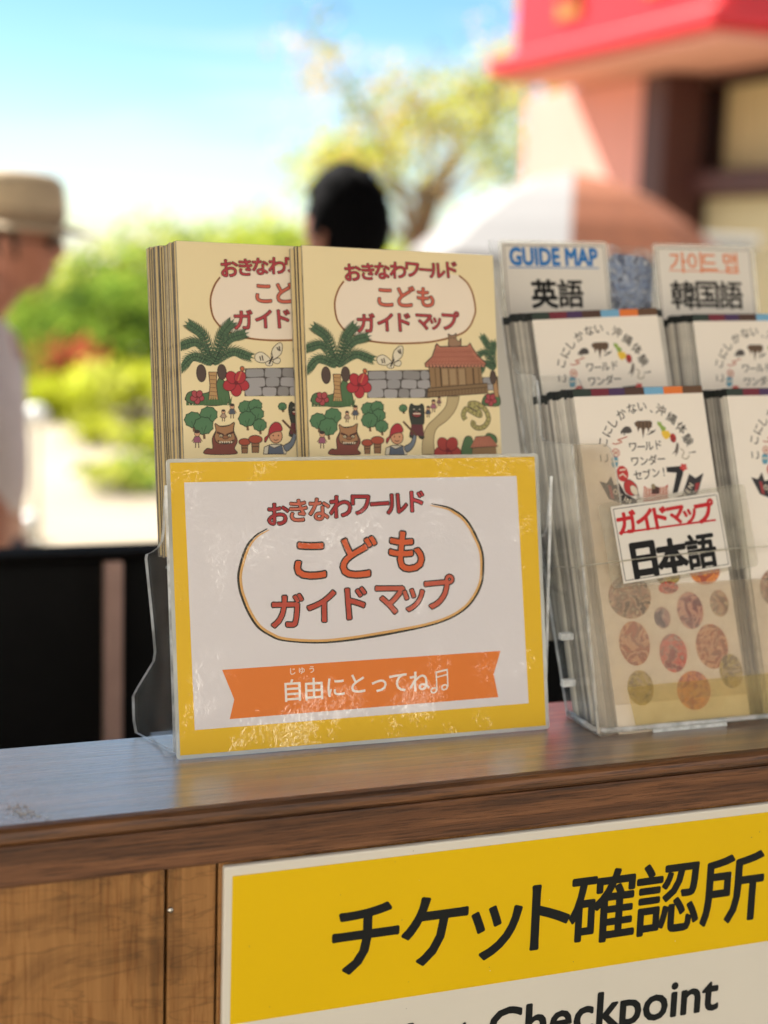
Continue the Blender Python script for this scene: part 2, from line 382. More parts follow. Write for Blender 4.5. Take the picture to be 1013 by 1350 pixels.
SY = -.1036
SM = Matrix.Translation((.0083, SY, ZC)); dg_ = measurer(SM)
sg = thing('counter_sign', 'large yellow and white ticket checkpoint sign fixed to the counter front', 'sign', SM)
white_vinyl = pm('d6cfc2', .35, var=.02, scale=8)
b = MB(); b.box(0, .60, .0001, .0058, -.46, -.0425, white_vinyl, .0015); b.build('board', sg)
a = Art(lambda c: pm(c, .33, var=.03, scale=6, spec=.4))
x1 = .592
zt, zb = dg_(306, 1154)[1], dg_(326, 1347.6)[1]
zt = (zt + dg_(1013, 1071.5)[1]) / 2; zb = (zb + dg_(1013, 1240.2)[1]) / 2
xl = dg_(306, 1200)[0]
a.poly([(xl, zb), (x1, zb), (x1, zt), (xl, zt)], 'deb606'); a.build('yellow_field', sg)
a = Art(lambda c: pm(c, .33, var=.03, scale=6, spec=.4), base=2e-4)
chars = [('チ', 482.5, 1237), ('ケ', 573.4, 1226), ('ッ', 654.5, 1228.5), ('ト', 726, 1207), ('確', 794.7, 1194.6), ('認', 881, 1183), ('所', 966, 1171)]
for ch, px_, py_ in chars:
    a.char(ch, dg_(px_, py_), .0615, '16191b', off=.018, sx=.97)
a.build('japanese_lettering', sg); a = Art(lambda c: pm(c, .33, var=.03, scale=6, spec=.4), base=2e-4)
x0c, x1c = dg_(645, 1352)[0], dg_(946, 1320)[0]; zbl = dg_(935, 1331)[1]
_, _, bb = glyph('Checkpoint', 0); em = (x1c - x0c) / (bb[1] - bb[0])
a.char('Checkpoint', (x0c - bb[0] * em, zbl), em, '16191b', off=.022, anchor='o')
_, _, b2 = glyph('Ticket', 0)
random.seed(4)
for k in range(26):
    q = (random.uniform(.01, .45), random.uniform(-.17, -.046)); a.ell(q, random.uniform(.0002, .0006), random.uniform(.0002, .0005), random.choice(('8a7a4c', '6f6454', 'e0d8c4')), n=7)
a.char('Ticket', (x0c - em * .3 - b2[1] * em, zbl), em, '16191b', off=.022, anchor='o')
a.build('english_lettering', sg)

# ------------------------------------------------------------------ laminated plate
PM_ = frame((0, 0, ZC + .0006), -1.2, 12, 0); d = measurer(PM_)
pl = thing('laminated_sign', 'laminated yellow bordered notice propped on the counter against the left brochure stand', 'notice', PM_)
film_edge = clearmat('film_edge', haze=.55, hazecol=(.95, .95, .9), ior=1.4, bscale=8.)
PW, PH = .3035, .2215
b = MB()
def rrect(x0, x1, z0, z1, r, n=5):
    pts = []
    for cx, cz, a0 in ((x1 - r, z0 + r, -90), (x1 - r, z1 - r, 0), (x0 + r, z1 - r, 90), (x0 + r, z0 + r, 180)):
        for k in range(n + 1): t = R(a0 + 90 * k / n); pts.append((cx + r * math.cos(t), cz + r * math.sin(t)))
    return pts
b.prism(rrect(0, PW, 0, PH, .003), 'y', .0009, .0001, film_edge); b.build('clear_film', pl)
a = Art(filmmat, base=2e-4)
a.poly([(.0028, .003), (PW - .0032, .003), (PW - .0032, PH - .0028), (.0028, PH - .0028)], 'e8ba06')
a.poly([d(*q) for q in ((243, 636), (257, 962.5), (697, 927), (681, 627.5))], 'dfd9db')
a.build('printed_sheet', pl)
a = Art(filmmat, base=3e-4)
a.poly([d(*q) for q in ((293, 883), (309, 922), (303, 948), (657, 919), (651, 889), (660, 858))], 'e47a22')
a.build('ribbon_banner', pl)
a = Art(filmmat, base=3.5e-4)
el = smooth([d(*q) for q in ((352.5, 697), (336, 707), (324, 724), (315, 755), (316, 775), (320, 789), (328, 808), (340, 826), (356, 837), (374, 843.6), (418, 846.7), (460, 843.6), (498, 838), (535, 831), (566, 824), (591, 815.6), (611, 804), (625, 789), (635, 768), (637, 745.6), (635.5, 727), (629.6, 711), (622, 696), (612.5, 683), (602, 675), (591, 669), (569, 664))], 4)
n = len(el); tp = [min(1, .35 + 8 * min(i, n - 1 - i) / n) for i in range(n)]
a.stroke(el, .0021, '2f2a17', tp)
c0 = Vector((.155, .12))
a.stroke([tuple(Vector(q) + (c0 - Vector(q)).normalized() * .0017) for q in el], .0019, 'd9a560', tp)
a.build('outline_loop', pl)
def dist(dd, p, q): A, B = dd(*p), dd(*q); return math.hypot(A[0] - B[0], A[1] - B[1])
mpx = dist(d, (400, 780), (500, 780)) / 100
a = Art(filmmat, base=4.5e-4)
RED, SAL, ORA = 'a0161e', 'c2553c', 'd2561f'
for ch, px_, py_, s_, c_ in (('お', 367, 678, 31, RED), ('き', 393.5, 673, 31, 'c4624a'), ('な', 421, 671.5, 31, 'c4624a'), ('わ', 449, 668, 32, RED), ('ワ', 475.5, 665.6, 32, RED), ('ー', 500.5, 664, 30, RED), ('ル', 523, 664, 31, RED), ('ド', 550, 661, 31, 'b8323a'),
                             ('こ', 409.5, 739, 58, ORA), ('ど', 473, 734, 58, ORA), ('も', 536, 727, 58, ORA),
                             ('ガ', 379, 805, 46, 'b9432f'), ('イ', 424, 799, 46, 'b9432f'), ('ド', 470, 795, 46, 'b9432f'), ('マ', 514.5, 791, 46, 'c2553c'), ('ッ', 545, 791, 42, 'c2553c'), ('プ', 580, 780, 46, 'c2553c')):
    a.char(ch, d(px_, py_), s_ * mpx, c_, off=.018, rot=R(random.uniform(-3, 3)), oc='2c2318', ooff=.034)
for ch, px_, py_ in (('じ', 386, 885), ('ゆ', 398, 884), ('う', 411, 882.5)): a.char(ch, d(px_, py_), 9.5 * mpx, 'efe0d2', off=.012)
for ch, px_, py_, s_ in (('自', 386, 910, 29), ('由', 414, 908, 29), ('に', 443, 906, 28), ('と', 472, 901, 28), ('っ', 500, 904, 28), ('て', 525, 900, 29), ('ね', 553, 898, 29)):
    a.char(ch, d(px_, py_), s_ * mpx, 'efe6dd', off=.012)
for q in ((572, 910), (586, 906)): a.ell(d(*q), 5.0 * mpx, 3.9 * mpx, 'efe6dd', rot=.3); a.ell(d(*q), 2.9 * mpx, 2.1 * mpx, 'e47a22', rot=.3)
a.stroke([d(576, 909), d(575, 886)], 1.7 * mpx, 'efe6dd'); a.stroke([d(590.5, 905), d(589.5, 882)], 1.7 * mpx, 'efe6dd'); a.stroke([d(574.2, 886.5), d(590.3, 882.6)], 2.2 * mpx, 'efe6dd'); a.stroke([d(575, 893), d(590, 889)], 1.6 * mpx, 'efe6dd')
a.build('lettering', pl)

# ------------------------------------------------------------------ acrylic
ACR = clearmat('acrylic', (.985, .99, .99), .035, .03, 1.35)
ACR_HAZE = clearmat('reflection_haze_acrylic', (.95, .92, .87), .16, .08, 1.5, (.94, .87, .77), bump=.10, bscale=25.)  # warm light reflected by the front wall is put into haze and tint
RIM = clearmat('acrylic_rim', (.93, .95, .95), .62, .15, 1.6, (.96, .97, .97))  # edges whitened in colour to stand in for glints
def sheet(b, pts, off, mat, rim):
    """pts: coplanar 3-D outline; thickness vector off"""
    off = Vector(off); pts = [Vector(p) for p in pts]
    b.face(pts, mat); b.face([p + off for p in reversed(pts)], mat)
    for i in range(len(pts)):
        p, q = pts[i], pts[(i + 1) % len(pts)]; b.face([q, p, p + off, q + off], rim)
# ------------------------------------------------------------------ left brochure stand and its booklets
BW, BL = .168, .247
def booklet_frame(px, py, y, yaw, lean, roll): return frame(onaxis(px, py, 1, y), yaw, lean, roll)
BR_ = booklet_frame(398, 323, .115, .68, 13.65, -1.04)
BL_ = booklet_frame(232, 317, .1275, .70, 13.68, -.735)
dB = measurer(BR_)
def c2(x, y):
    u, v = dB(390 + .2863 * x, 310 + .2863 * y); return (min(max(u, .0005), BW - .0005), max(v, -BL + .0005))
U = dist(dB, (450, 450), (550, 450)) / 100 * .2863        # metres per unit of the digitised drawing
def cover_art():
    a = Art(paperm, step=4e-6); P_ = lambda *q: [c2(*p) for p in q]
    OUT = '3b2f28'; w1 = U * 3.5
    a.poly([(.0003, -BL + .0003), (BW - .0003, -BL + .0003), (BW - .0003, -.0003), (.0003, -.0003)], 'e2d0a4')
    el = smooth(P_((222, 212), (197, 250), (180, 310), (188, 380), (210, 420), (240, 447), (310, 480), (420, 497), (560, 497), (660, 485), (760, 455), (800, 422), (820, 380), (828, 340), (815, 270), (790, 220), (752, 186)), 5)
    top = smooth(P_((752, 186), (650, 170), (480, 165), (320, 180), (222, 212)), 4)
    a.poly(el + top[1:-1], 'e4d4c0')
    a.stroke(el, U * 9, 'b98a58'); a.stroke(el, U * 4, '5a2b22')
    # date palms: every frond a midrib with its own tapering leaflets
    def frond(T, pts, wmax):
        n = len(pts)
        for side_ in (1, -1):
            for i in range(1, n):
                q = Vector(pts[min(i + 1, n - 1)]) - Vector(pts[i - 1]); q.normalize(); nn = Vector((-q.y, q.x)) * side_
                ln = wmax * (.45 + .55 * math.sin(math.pi * (.1 + .75 * i / (n - 1)))); p = Vector(pts[i]); tip = p + nn * ln * .8 + q * ln * .75; bs = q * 5.2
                a.poly([T(*v) for v in (p - bs * 1.15, p + nn * ln * .45 - bs * .5, tip + q * 3, p + nn * ln * .4 + bs * 1.6, p + bs * 1.15)], '26352a')
                a.poly([T(*v) for v in (p - bs * .8, p + nn * ln * .42 - bs * .2, tip, p + nn * ln * .4 + bs * 1.1, p + bs * .8)], '55704f' if i % 2 else '4b6549')
        p, q = Vector(pts[-1]), Vector(pts[-1]) - Vector(pts[-2]); q.normalize(); nn = Vector((-q.y, q.x))
        a.poly([T(*v) for v in (p - nn * 6, p + q * 26, p + nn * 6)], '4b6549')
        a.stroke([T(*p) for p in pts], w1 * .9, '26352a')
    def palm(ox, oy, s, mirror=1):
        T = lambda x, y: c2(ox + (x - 190) * s * mirror, oy + (y - 600) * s)
        a.olpoly([T(172, 640), T(208, 640), T(206, 700), T(214, 765), T(172, 765), T(178, 700)], 'b08a5c', OUT, w1)
        for k in range(6): a.stroke([T(176, 655 + 18 * k), T(208, 658 + 18 * k)], w1 * .7, '6d5236')
        for cx, cy, rx, ry in ((140, 645, 20, 36), (230, 640, 19, 32)): a.ell(T(cx, cy), rx * U * s, ry * U * s, '4f3f38', OUT, w1)
        for tx, ty, bx, by in ((52, 620, 110, 570), (350, 572, 270, 550), (52, 520, 130, 510), (85, 425, 150, 480), (268, 420, 225, 480), (325, 470, 250, 500)):
            pts = smooth([(190, 605), (bx, by), (tx, ty)], 9)
            frond(T, pts, 36)
    def blob(pts, col, oc=OUT): a.olpoly(smooth(P_(*pts), 4, True), col, oc, w1)
    def flower(x, y, r, col='a83a3c'):
        for k in range(5):
            t = 2 * math.pi * k / 5 + .3; a.ell(c2(x + r * .55 * math.cos(t), y + r * .55 * math.sin(t)), r * .5 * U, r * .42 * U, col, '4a1a1c', w1 * .8, -t)
        a.ell(c2(x, y), r * .16 * U, r * .16 * U, '6e1c22')
    # stone wall
    random.seed(5)
    for x0, x1, y0, y1, nr in ((333, 620, 624, 750, 3), (858, 935, 655, 715, 2)):
        a.poly(P_((x0 - 2, y0), (x1, y0 - 4), (x1, y1), (x0 - 4, y1)), '4a4441')
        hh = (y1 - y0) / nr
        for r_ in range(nr):
            x = x0 + random.uniform(-6, 4)
            while x < x1 - 8:
                wd = random.uniform(52, 92); xe = min(x + wd, x1); j = lambda: random.uniform(-5, 5)
                yy0, yy1 = y0 + r_ * hh + 2, y0 + (r_ + 1) * hh - 2
                pts = [(x + 3 + j() * .4, yy0 + 8), (x + 12, yy0 + j() * .5), (xe - 12, yy0 + j() * .5), (xe - 3, yy0 + 9), (xe - 3 + j() * .4, yy1 - 8), (xe - 12, yy1 + j() * .5), (x + 12, yy1 + j() * .5), (x + 3, yy1 - 9)]
                if xe - x > 26: a.poly(smooth(P_(*pts), 2, True), random.choice(('8f8c8c', '9b9797', '85817f')))
                x = xe
    blob([(75, 770), (85, 742), (130, 738), (160, 735), (186, 722), (206, 690), (222, 664), (245, 690), (262, 740), (258, 780), (180, 792)], '4c6a46')
    palm(190, 600, 1.0)
    for k in range(14):
        x = 80 + k * 14; a.poly(P_((x - 6, 790), (x + 8, 790), (x + random.uniform(-14, 14), 748)), '45633f')
    blob([(72, 765), (80, 735), (110, 728), (118, 770), (95, 782)], '4c6a46'); flower(122, 752, 30, 'a0444a'); flower(292, 690, 56, 'a83038')
    a.stroke(P_((300, 680), (318, 630)), w1 * 1.6, 'c06a4a'); a.ell(c2(319, 626), U * 9, U * 10, 'b8603c', OUT, w1)
    # right palm, partly off the page edge
    blob([(862, 780), (870, 740), (905, 728), (938, 735), (945, 785)], '4c6a46')
    a.olpoly(P_((905, 650), (925, 650), (938, 745), (915, 745)), 'a8825a', OUT, w1)
    for tip, mid in (((862, 470), (890, 520)), ((848, 548), (880, 545)), ((850, 625), (875, 590)), ((912, 500), (905, 540))):
        frond(lambda x, y: c2(min(x, 940), y), smooth([(915, 620), mid, tip], 6), 26)
    a.ell(c2(908, 655), U * 14, U * 30, '4f3f38', OUT, w1); flower(898, 758, 28, 'a0444a')
    # butterfly
    for pts in ([(440, 580), (405, 552), (376, 562), (378, 590), (410, 600), (438, 588)], [(445, 575), (452, 535), (480, 510), (494, 520), (488, 560), (455, 585)], [(440, 590), (420, 600), (428, 612), (448, 612), (452, 596)], [(455, 588), (478, 578), (486, 590), (476, 604), (458, 600)]):
        a.olpoly(smooth(P_(*pts), 4, True), 'd8cdb4', '4a4038', w1 * .8)
    for p, q in (((395, 570), (400, 590)), ((470, 530), (478, 545)), ((405, 566), (410, 590)), ((480, 525), (484, 548))): a.stroke(P_(p, q), w1 * 1.6, '4a4038')
    a.stroke(P_((436, 606), (452, 572)), w1 * 2, '3a302a'); a.stroke(P_((452, 572), (446, 548)), w1 * .6, '3a302a')
    # path, house
    a.olpoly(smooth(P_((700, 742), (690, 790), (650, 835), (605, 880), (585, 940), (582, 1010)), 5) + smooth(P_((640, 1010), (636, 940), (650, 890), (700, 850), (738, 800), (755, 742)), 5), 'b3a078', '6f6044', w1)
    a.olpoly(P_((612, 606), (850, 598), (862, 690), (622, 706)), '8a6d4c', OUT, w1)
    for x in (640, 665, 700, 742, 780, 815, 840): a.stroke(P_((x, 612), (x + 6, 696)), w1 * (2.2 if x in (665, 815) else 1), '4e3a28')
    for x in (672, 708, 750): a.poly(P_((x, 618), (x + 26, 617), (x + 31, 688), (x + 5, 690)), '9b8160')
    a.olpoly(P_((607, 705), (882, 682), (886, 728), (606, 748)), '7d6446', OUT, w1)
    a.stroke(P_((607, 722), (884, 700)), w1, '4e3a28')
    for k in range(18): a.stroke(P_((615 + 15 * k, 723 - 1.3 * k), (615 + 15 * k, 744 - 1.2 * k)), w1 * .6, '4e3a28')
    a.olpoly(smooth(P_((642, 520), (648, 500), (662, 514)), 2) + P_((790, 512), (802, 496), (812, 518), (838, 556), (874, 588), (872, 600), (735, 610), (596, 606), (594, 592), (628, 560)), 'b0705a', OUT, w1 * 1.4)
    for k in range(17): 
        t = k / 16; a.stroke(P_((652 + 150 * t, 522), (640 + 175 * t, 560), (604 + 262 * t, 600)), w1 * .8, '7a3f34')
    for yy, xa, xb in ((540, 636, 824), (562, 626, 844), (584, 608, 866)): a.stroke(P_((xa, yy), (xb, yy - 3)), w1 * .7, '8c4c3e')
    for k in range(17): a.ell(c2(606 + 16 * k, 602), U * 7, U * 7, 'b97a62', OUT, w1 * .6)
    # small beast on the ridge
    a.olpoly(smooth(P_((706, 512), (704, 480), (702, 455), (714, 462), (730, 460), (738, 452), (738, 478), (752, 490), (760, 475), (760, 505), (752, 512)), 3, True), '93735a', OUT, w1)
    for x in (714, 727): a.ell(c2(x, 473), U * 3, U * 3, '2a211c')
    # snake
    sn = smooth([(782, 850), (772, 828), (786, 800), (820, 818), (850, 830), (836, 800), (800, 780), (830, 775), (870, 800), (888, 845), (870, 880), (838, 888), (816, 872), (822, 856)], 6)
    a.stroke(P_(*sn), U * 23, OUT); a.stroke(P_(*sn), U * 16, 'a39a62')
    for k in range(2, len(sn), 3): a.ell(c2(*sn[k]), U * 4, U * 4, '6a6240')
    # round trees
    for x, y, r in ((105, 855, 36), (172, 832, 36), (150, 882, 40), (335, 800, 30), (376, 792, 28), (382, 830, 30), (340, 852, 35), (396, 880, 28), (495, 797, 17)):
        a.stroke(P_((x, y + r * .4), (x + 4, y + r * 1.5)), w1 * 3, '6d5138')
        a.olpoly([c2(x + (r + (r * .12 if k % 2 else 0)) * math.cos(k * .349), y + (r + (r * .12 if k % 2 else 0)) * .92 * math.sin(k * .349)) for k in range(18)], '4d7350', '2a3b2a', w1)
        a.stroke(P_((x - r * .2, y + r * .2), (x, y + r * .9), (x + r * .3, y)), w1 * .7, '2a3b2a')
    # little people
    for x, y, s_, c_ in ((237, 835, 1, 'a58d78'), (275, 815, 1.25, '4e5560'), (635, 785, 1.1, '9a5f72'), (610, 812, 1, '3f4656'), (660, 765, .8, '7b5a5e'), (122, 940, 1.5, '93566c')):
        a.olpoly(P_((x - 8 * s_, y - 6 * s_), (x + 8 * s_, y - 6 * s_), (x + 11 * s_, y + 12 * s_), (x - 11 * s_, y + 12 * s_)), c_, OUT, w1 * .7)
        a.ell(c2(x, y - 16 * s_), 8 * s_ * U, 9 * s_ * U, 'c99a78', OUT, w1 * .6); a.ell(c2(x, y - 21 * s_), 8 * s_ * U, 5 * s_ * U, '3a2c28')
        for k in (-4, 4): a.stroke(P_((x + k * s_, y + 12 * s_), (x + k * 1.2 * s_, y + 28 * s_)), w1 * 1.2, '5a4438')
        a.stroke(P_((x + 8 * s_, y - 3 * s_), (x + 15 * s_, y + 9 * s_)), w1 * 1.1, '8a6a54'); a.stroke(P_((x - 8 * s_, y - 3 * s_), (x - 15 * s_, y + 9 * s_)), w1 * 1.1, '8a6a54')
    # dark upright lion beast
    a.olpoly(smooth(P_((528, 850), (522, 812), (526, 785), (535, 776), (545, 784), (570, 784), (580, 776), (590, 790), (592, 830), (590, 868), (578, 880), (592, 932), (570, 934), (560, 905), (548, 930), (524, 928), (534, 880)), 3, True), '33362f', '191916', w1)
    a.poly(P_((532, 872), (586, 872), (592, 925), (528, 922)), '5e3034')
    a.ell(c2(558, 826), U * 22, U * 13, '7d3434', '191916', w1); a.stroke(P_((541, 822), (575, 822)), w1 * 1.4, 'd9cdb8')
    for x in (545, 571): a.ell(c2(x, 802), U * 6, U * 4.5, '9a9484', '191916', w1 * .6)
    a.ell(c2(558, 811), U * 8, U * 5, '4c4b42')
    # seated tan lion
    blob([(158, 1010), (165, 985), (190, 985), (188, 940), (205, 900), (200, 872), (222, 884), (262, 880), (285, 868), (282, 905), (298, 950), (285, 985), (292, 1010)], '7a4238')
    blob([(204, 905), (200, 872), (224, 886), (260, 882), (284, 868), (280, 905), (288, 940), (272, 962), (215, 962), (198, 935)], '9d7350')
    a.stroke(P_((208, 912), (238, 924)), w1 * 2.4, '4b2a22'); a.stroke(P_((280, 912), (250, 924)), w1 * 2.4, '4b2a22')
    for x in (226, 264): a.ell(c2(x, 928), U * 8, U * 6, 'd8c8a4', OUT, w1 * .8); a.ell(c2(x, 929), U * 3, U * 3, '241a16')
    a.ell(c2(246, 934), U * 13, U * 8, '8a5c40', OUT, w1 * .8); a.stroke(smooth(P_((212, 950), (246, 962), (282, 948)), 4), w1 * 1.6, '2f1c18')
    for k in range(6): a.poly(P_((218 + 10 * k, 953), (226 + 10 * k, 954), (222 + 10 * k, 963)), 'e0d6bc')
    # dancer with a red headscarf raising a stick
    a.olpoly(P_((412, 1012), (416, 980), (445, 968), (490, 968), (515, 985), (512, 1012)), 'c9c0ac', OUT, w1)
    a.olpoly(P_((432, 1012), (436, 972), (460, 985), (492, 970), (502, 1012)), '5a6270', OUT, w1)
    a.olpoly(smooth(P_((500, 975), (530, 955), (545, 915), (556, 925), (545, 970), (515, 1000)), 3, True), '6b7480', OUT, w1)
    a.stroke(P_((495, 858), (555, 922)), w1 * 2.6, '5a3d2c')
    a.ell(c2(466, 930), U * 29, U * 31, 'c58f6c', OUT, w1); a.olpoly(smooth(P_((432, 925), (440, 890), (462, 868), (485, 875), (494, 905), (462, 912), (440, 925), (420, 960), (418, 938)), 3, True), 'a02f38', OUT, w1)
    for x in (455, 478): a.ell(c2(x, 928), U * 3.4, U * 3, '2a1c18')
    a.stroke(P_((456, 946), (466, 950), (478, 946)), w1, '5a2a24')
    # red capped jars
    for x, y, s_ in ((330, 965, .85), (377, 955, 1)):
        a.olpoly(P_((x - 17 * s_, y), (x + 17 * s_, y), (x + 14 * s_, y + 50 * s_), (x - 14 * s_, y + 50 * s_)), '8d6446', OUT, w1)
        a.stroke(P_((x - 16 * s_, y + 22 * s_), (x + 16 * s_, y + 22 * s_)), w1, OUT); a.ell(c2(x, y - 10 * s_), 30 * s_ * U, 17 * s_ * U, 'a04a36', OUT, w1)
    flower(700, 990, 62, '9c3a34')
    # little house at the foot
    blob([(765, 1012), (770, 960), (785, 928), (812, 935), (822, 1010)], '4c6a46'); blob([(870, 940), (885, 912), (920, 925), (926, 955), (900, 960)], '4c6a46')
    a.olpoly(P_((815, 970), (920, 968), (926, 1012), (812, 1012)), '8a6d4c', OUT, w1)
    a.olpoly(P_((830, 928), (895, 925), (932, 972), (804, 980)), 'b5745c', OUT, w1)
    for k in range(9): a.stroke(P_((836 + 7 * k, 930), (815 + 13.5 * k, 976)), w1 * .8, '7a3f34')
    return a
def cover_text():
    a = Art(paperm, base=6e-4)
    for ch, x, y, s_, c_ in (('お', 262, 172, 84, 'a83840'), ('き', 332, 168, 80, 'a83840'), ('な', 397, 165, 80, 'a83840'), ('わ', 470, 163, 82, 'a83840'), ('ワ', 535, 160, 80, 'a83840'), ('ー', 596, 160, 70, 'a83840'), ('ル', 650, 164, 80, 'a83840'), ('ド', 718, 160, 82, 'a83840'),
                             ('こ', 412, 288, 100, 'c2604c'), ('ど', 508, 284, 100, 'c2604c'), ('も', 597, 287, 98, 'c2604c'),
                             ('ガ', 323, 405, 92, 'a83e42'), ('イ', 412, 402, 90, 'a83e42'), ('ド', 500, 402, 92, 'a83e42'), ('マ', 590, 400, 88, 'a83e42'), ('ッ', 643, 408, 76, 'a83e42'), ('プ', 712, 394, 92, 'a83e42')):
        a.char(ch, c2(x, y), s_ * U, c_, off=.016, rot=R(random.uniform(-4, 4)), oc='33201c', ooff=.028)
    return a
edge_mats = [pm(c, .7, var=.25, scale=90) for c in ('756e62', '4c4841', '625b50', 'a89d86', '3c3832')]
inkm = pm('221e1a', .7)
def booklet_mesh(edge, ink=True):
    b = MB(); th = .0027
    b.box(0, BW, .0001, th, -BL, 0, edge, .0003)
    b.face([(.0004, .00005, -BL + .0004), (BW - .0004, .00005, -BL + .0004), (BW - .0004, .00005, -.0004), (.0004, .00005, -.0004)], paperm('d8c08c'))
    if ink:                                               # cover ink that runs over the fore edge
        for z, h in ((-.0815, .0022), (-.0985, .0042), (-.1035, .0026), (-.146, .002)):
            for k in range(2):
                y0 = random.uniform(.0004, .0016)
                b.face([(-.00012, y0 + .0007, z - h * random.uniform(.4, 1)), (-.00012, y0, z - h * random.uniform(.4, 1)), (-.00012, y0, z + h * random.random()), (-.00012, y0 + .0007, z + h * .5)], inkm)
    return b
def make_booklet(M, label, edge, printed=None):
    t = thing('booklet', label, 'booklet', M, "children's guide map booklets in the left stand")
    booklet_mesh(edge).build('pages', t)
    return t
r0 = make_booklet(BR_, "cream children's guide map booklet in front, its illustrated cover fully in view", edge_mats[3])
art_o = cover_art().build('cover_picture', r0); txt_o = cover_text().build('cover_lettering', r0)
l0 = copy_tree(r0, BL_, "cream children's guide map booklet whose right half is covered by the neighbouring pile")
random.seed(3)
behind = "plain backed booklet in the pile behind the fully visible illustrated cover"
src = None
for k in range(1, 4):
    M = BR_ @ Matrix.Translation((-.0022 * k + random.uniform(-.0005, .0005), .0031 * k, random.uniform(-.0012, .0005))) @ Matrix.Rotation(R(random.uniform(-.15, .15)), 4, 'Y')
    make_booklet(M, "booklet tucked behind the fully visible illustrated cover in the right pile", edge_mats[k % 5])
off = 0
for k in range(1, 15):
    off += random.choice((.0029, .003, .0032, .0036, .005 if k in (3, 7) else .0031))
    M = BL_ @ Matrix.Translation((-.00085 * k + random.uniform(-.0006, .0006), off, .00042 * k + random.uniform(-.0014, .0004) - (.0015 if k > 4 else 0))) @ Matrix.Rotation(R(random.uniform(-.25, .25)), 4, 'Y')
    make_booklet(M, "booklet behind the half covered cover, one of the fanned edges of the left pile", edge_mats[random.randrange(5)])
# the clear stand
st = thing('brochure_stand', 'clear acrylic brochure stand behind the yellow notice holding the cream booklets', 'brochure stand', Matrix.Translation((0, 0, ZC)))
Nn = Vector((.954, .30, 0)); O0 = Vector((.0016, .0138, ZC))
def on_side(px, py):
    r = ray(px, py); return CAM + r * ((O0 - CAM).dot(Nn) / r.dot(Nn)) - Vector((0, 0, ZC))
outl = [on_side(*q) for q in ((229, 992), (178, 968), (175, 950), (174, 918), (181, 905), (201, 872), (203, 860), (199, 815), (191, 737), (192, 731), (199, 728), (207, 722), (212, 713), (214, 700), (217, 640))]
for p in outl: p.z = max(p.z, .0012)
b = MB(); sheet(b, outl, (.0022, .0007, 0), ACR, RIM); b.build('side_panel', st)
b = MB(); sheet(b, [Vector((.312 - p.x * .6, p.y, p.z)) for p in outl], (-.0022, .0007, 0), ACR, RIM); b.build('side_panel', st)
b = MB(); b.box(-.006, .312, .010, .062, .0006, .003, ACR); b.build('base', st)
PMl = Matrix.Translation((0, 0, -ZC)) @ PM_
b = MB(); sheet(b, [PMl @ Vector(p) for p in ((.004, .004, .002), (.304, .004, .002), (.304, .004, .205), (.004, .004, .205))], PMl.to_3x3() @ Vector((0, .0022, 0)), ACR, RIM); b.build('front_panel', st)
BLl = Matrix.Translation((0, 0, -ZC)) @ BL_
b = MB(); sheet(b, [BLl @ Vector(p) for p in ((.004, .066, -.36), (.285, .066, -.36), (.285, .066, -.10), (.004, .066, -.10))], BLl.to_3x3() @ Vector((0, .0022, 0)), ACR, RIM); b.build('back_panel', st)
b = MB(); sheet(b, [BLl @ Vector(p) for p in ((.0, -.02, -BL - .003), (.288, -.02, -BL - .003), (.288, .07, -BL - .003), (.0, .07, -BL - .003))], BLl.to_3x3() @ Vector((0, 0, -.0022)), ACR, RIM); b.build('shelf', st)
# ------------------------------------------------------------------ guide map rack
X0, X1 = .3325, .655
FM = frame(Vector((X0, -.0335, ZC)), 0, 16.8, 0); dF = measurer(FM)
rk = thing('brochure_rack', 'clear two tier acrylic rack of white guide maps at the right end of the counter', 'brochure rack', Matrix.Translation((0, 0, ZC)))
FL = Matrix.Translation((0, 0, -ZC)) @ FM
side = smooth([(.172, .318), (.1705, .305), (.167, .293), (.158, .281), (.140, .2735)], 5) + [(.1125, .2745), (.1050, .270), (.099, .255), (.094, .236)] + smooth([(.094, .236), (.0925, .2265), (.0865, .2215)], 3)[1:] + [(.036, .2235), (-.0325, .002), (-.030, .0008), (.018, .0008), (.0215, .004)]
b = MB(); b.prism(side, 'x', X0, X0 + .0022, ACR, RIM); b.build('side_panel', rk)
b = MB(); b.prism(side, 'x', X1 - .0022, X1, ACR, RIM); b.build('side_panel', rk)
# front wall of the lower pocket with its finger notch
cl = [dF(*q) for q in ((798, 585), (806, 592), (812, 612), (817, 645), (826, 700), (840, 752), (858, 766), (1013, 766))]
zr = (dF(900, 767)[1] + dF(1005, 764)[1]) / 2
lobe_h = dF(766, 585)[1]
WID = X1 - X0
fw = [(0, .003), (.003, 0), (WID, 0), (WID, lobe_h), (WID - .02, lobe_h)] + smooth([(WID - .026, lobe_h - .004), (WID - .032, lobe_h - .03), (WID - .046, zr + .008), (WID - .06, zr)], 4) + smooth([(cl[6][0], zr), (cl[5][0], zr + .008), cl[4], cl[3], cl[2], cl[1], cl[0]], 4) + [(0, lobe_h)]
b = MB(); sheet(b, [FL @ Vector((p[0], 0, p[1])) for p in fw], FL.to_3x3() @ Vector((0, .0024, 0)), ACR_HAZE, RIM); b.build('front_panel', rk)
# rounded lower front edge and base
b = MB(); b.box(X0, X1, -.030, .0215, .0003, .0028, ACR, .0008); b.build('base', rk)
b = MB(); b.tube([(X0 + .002, .020, .004), (X0, -.026, .004), (X0 + .006, -.0325, .0042), (X0 + .02, -.0342, .0045), (X1, -.0342, .0045)], .0022, RIM, 8); b.build('base_rim', rk)
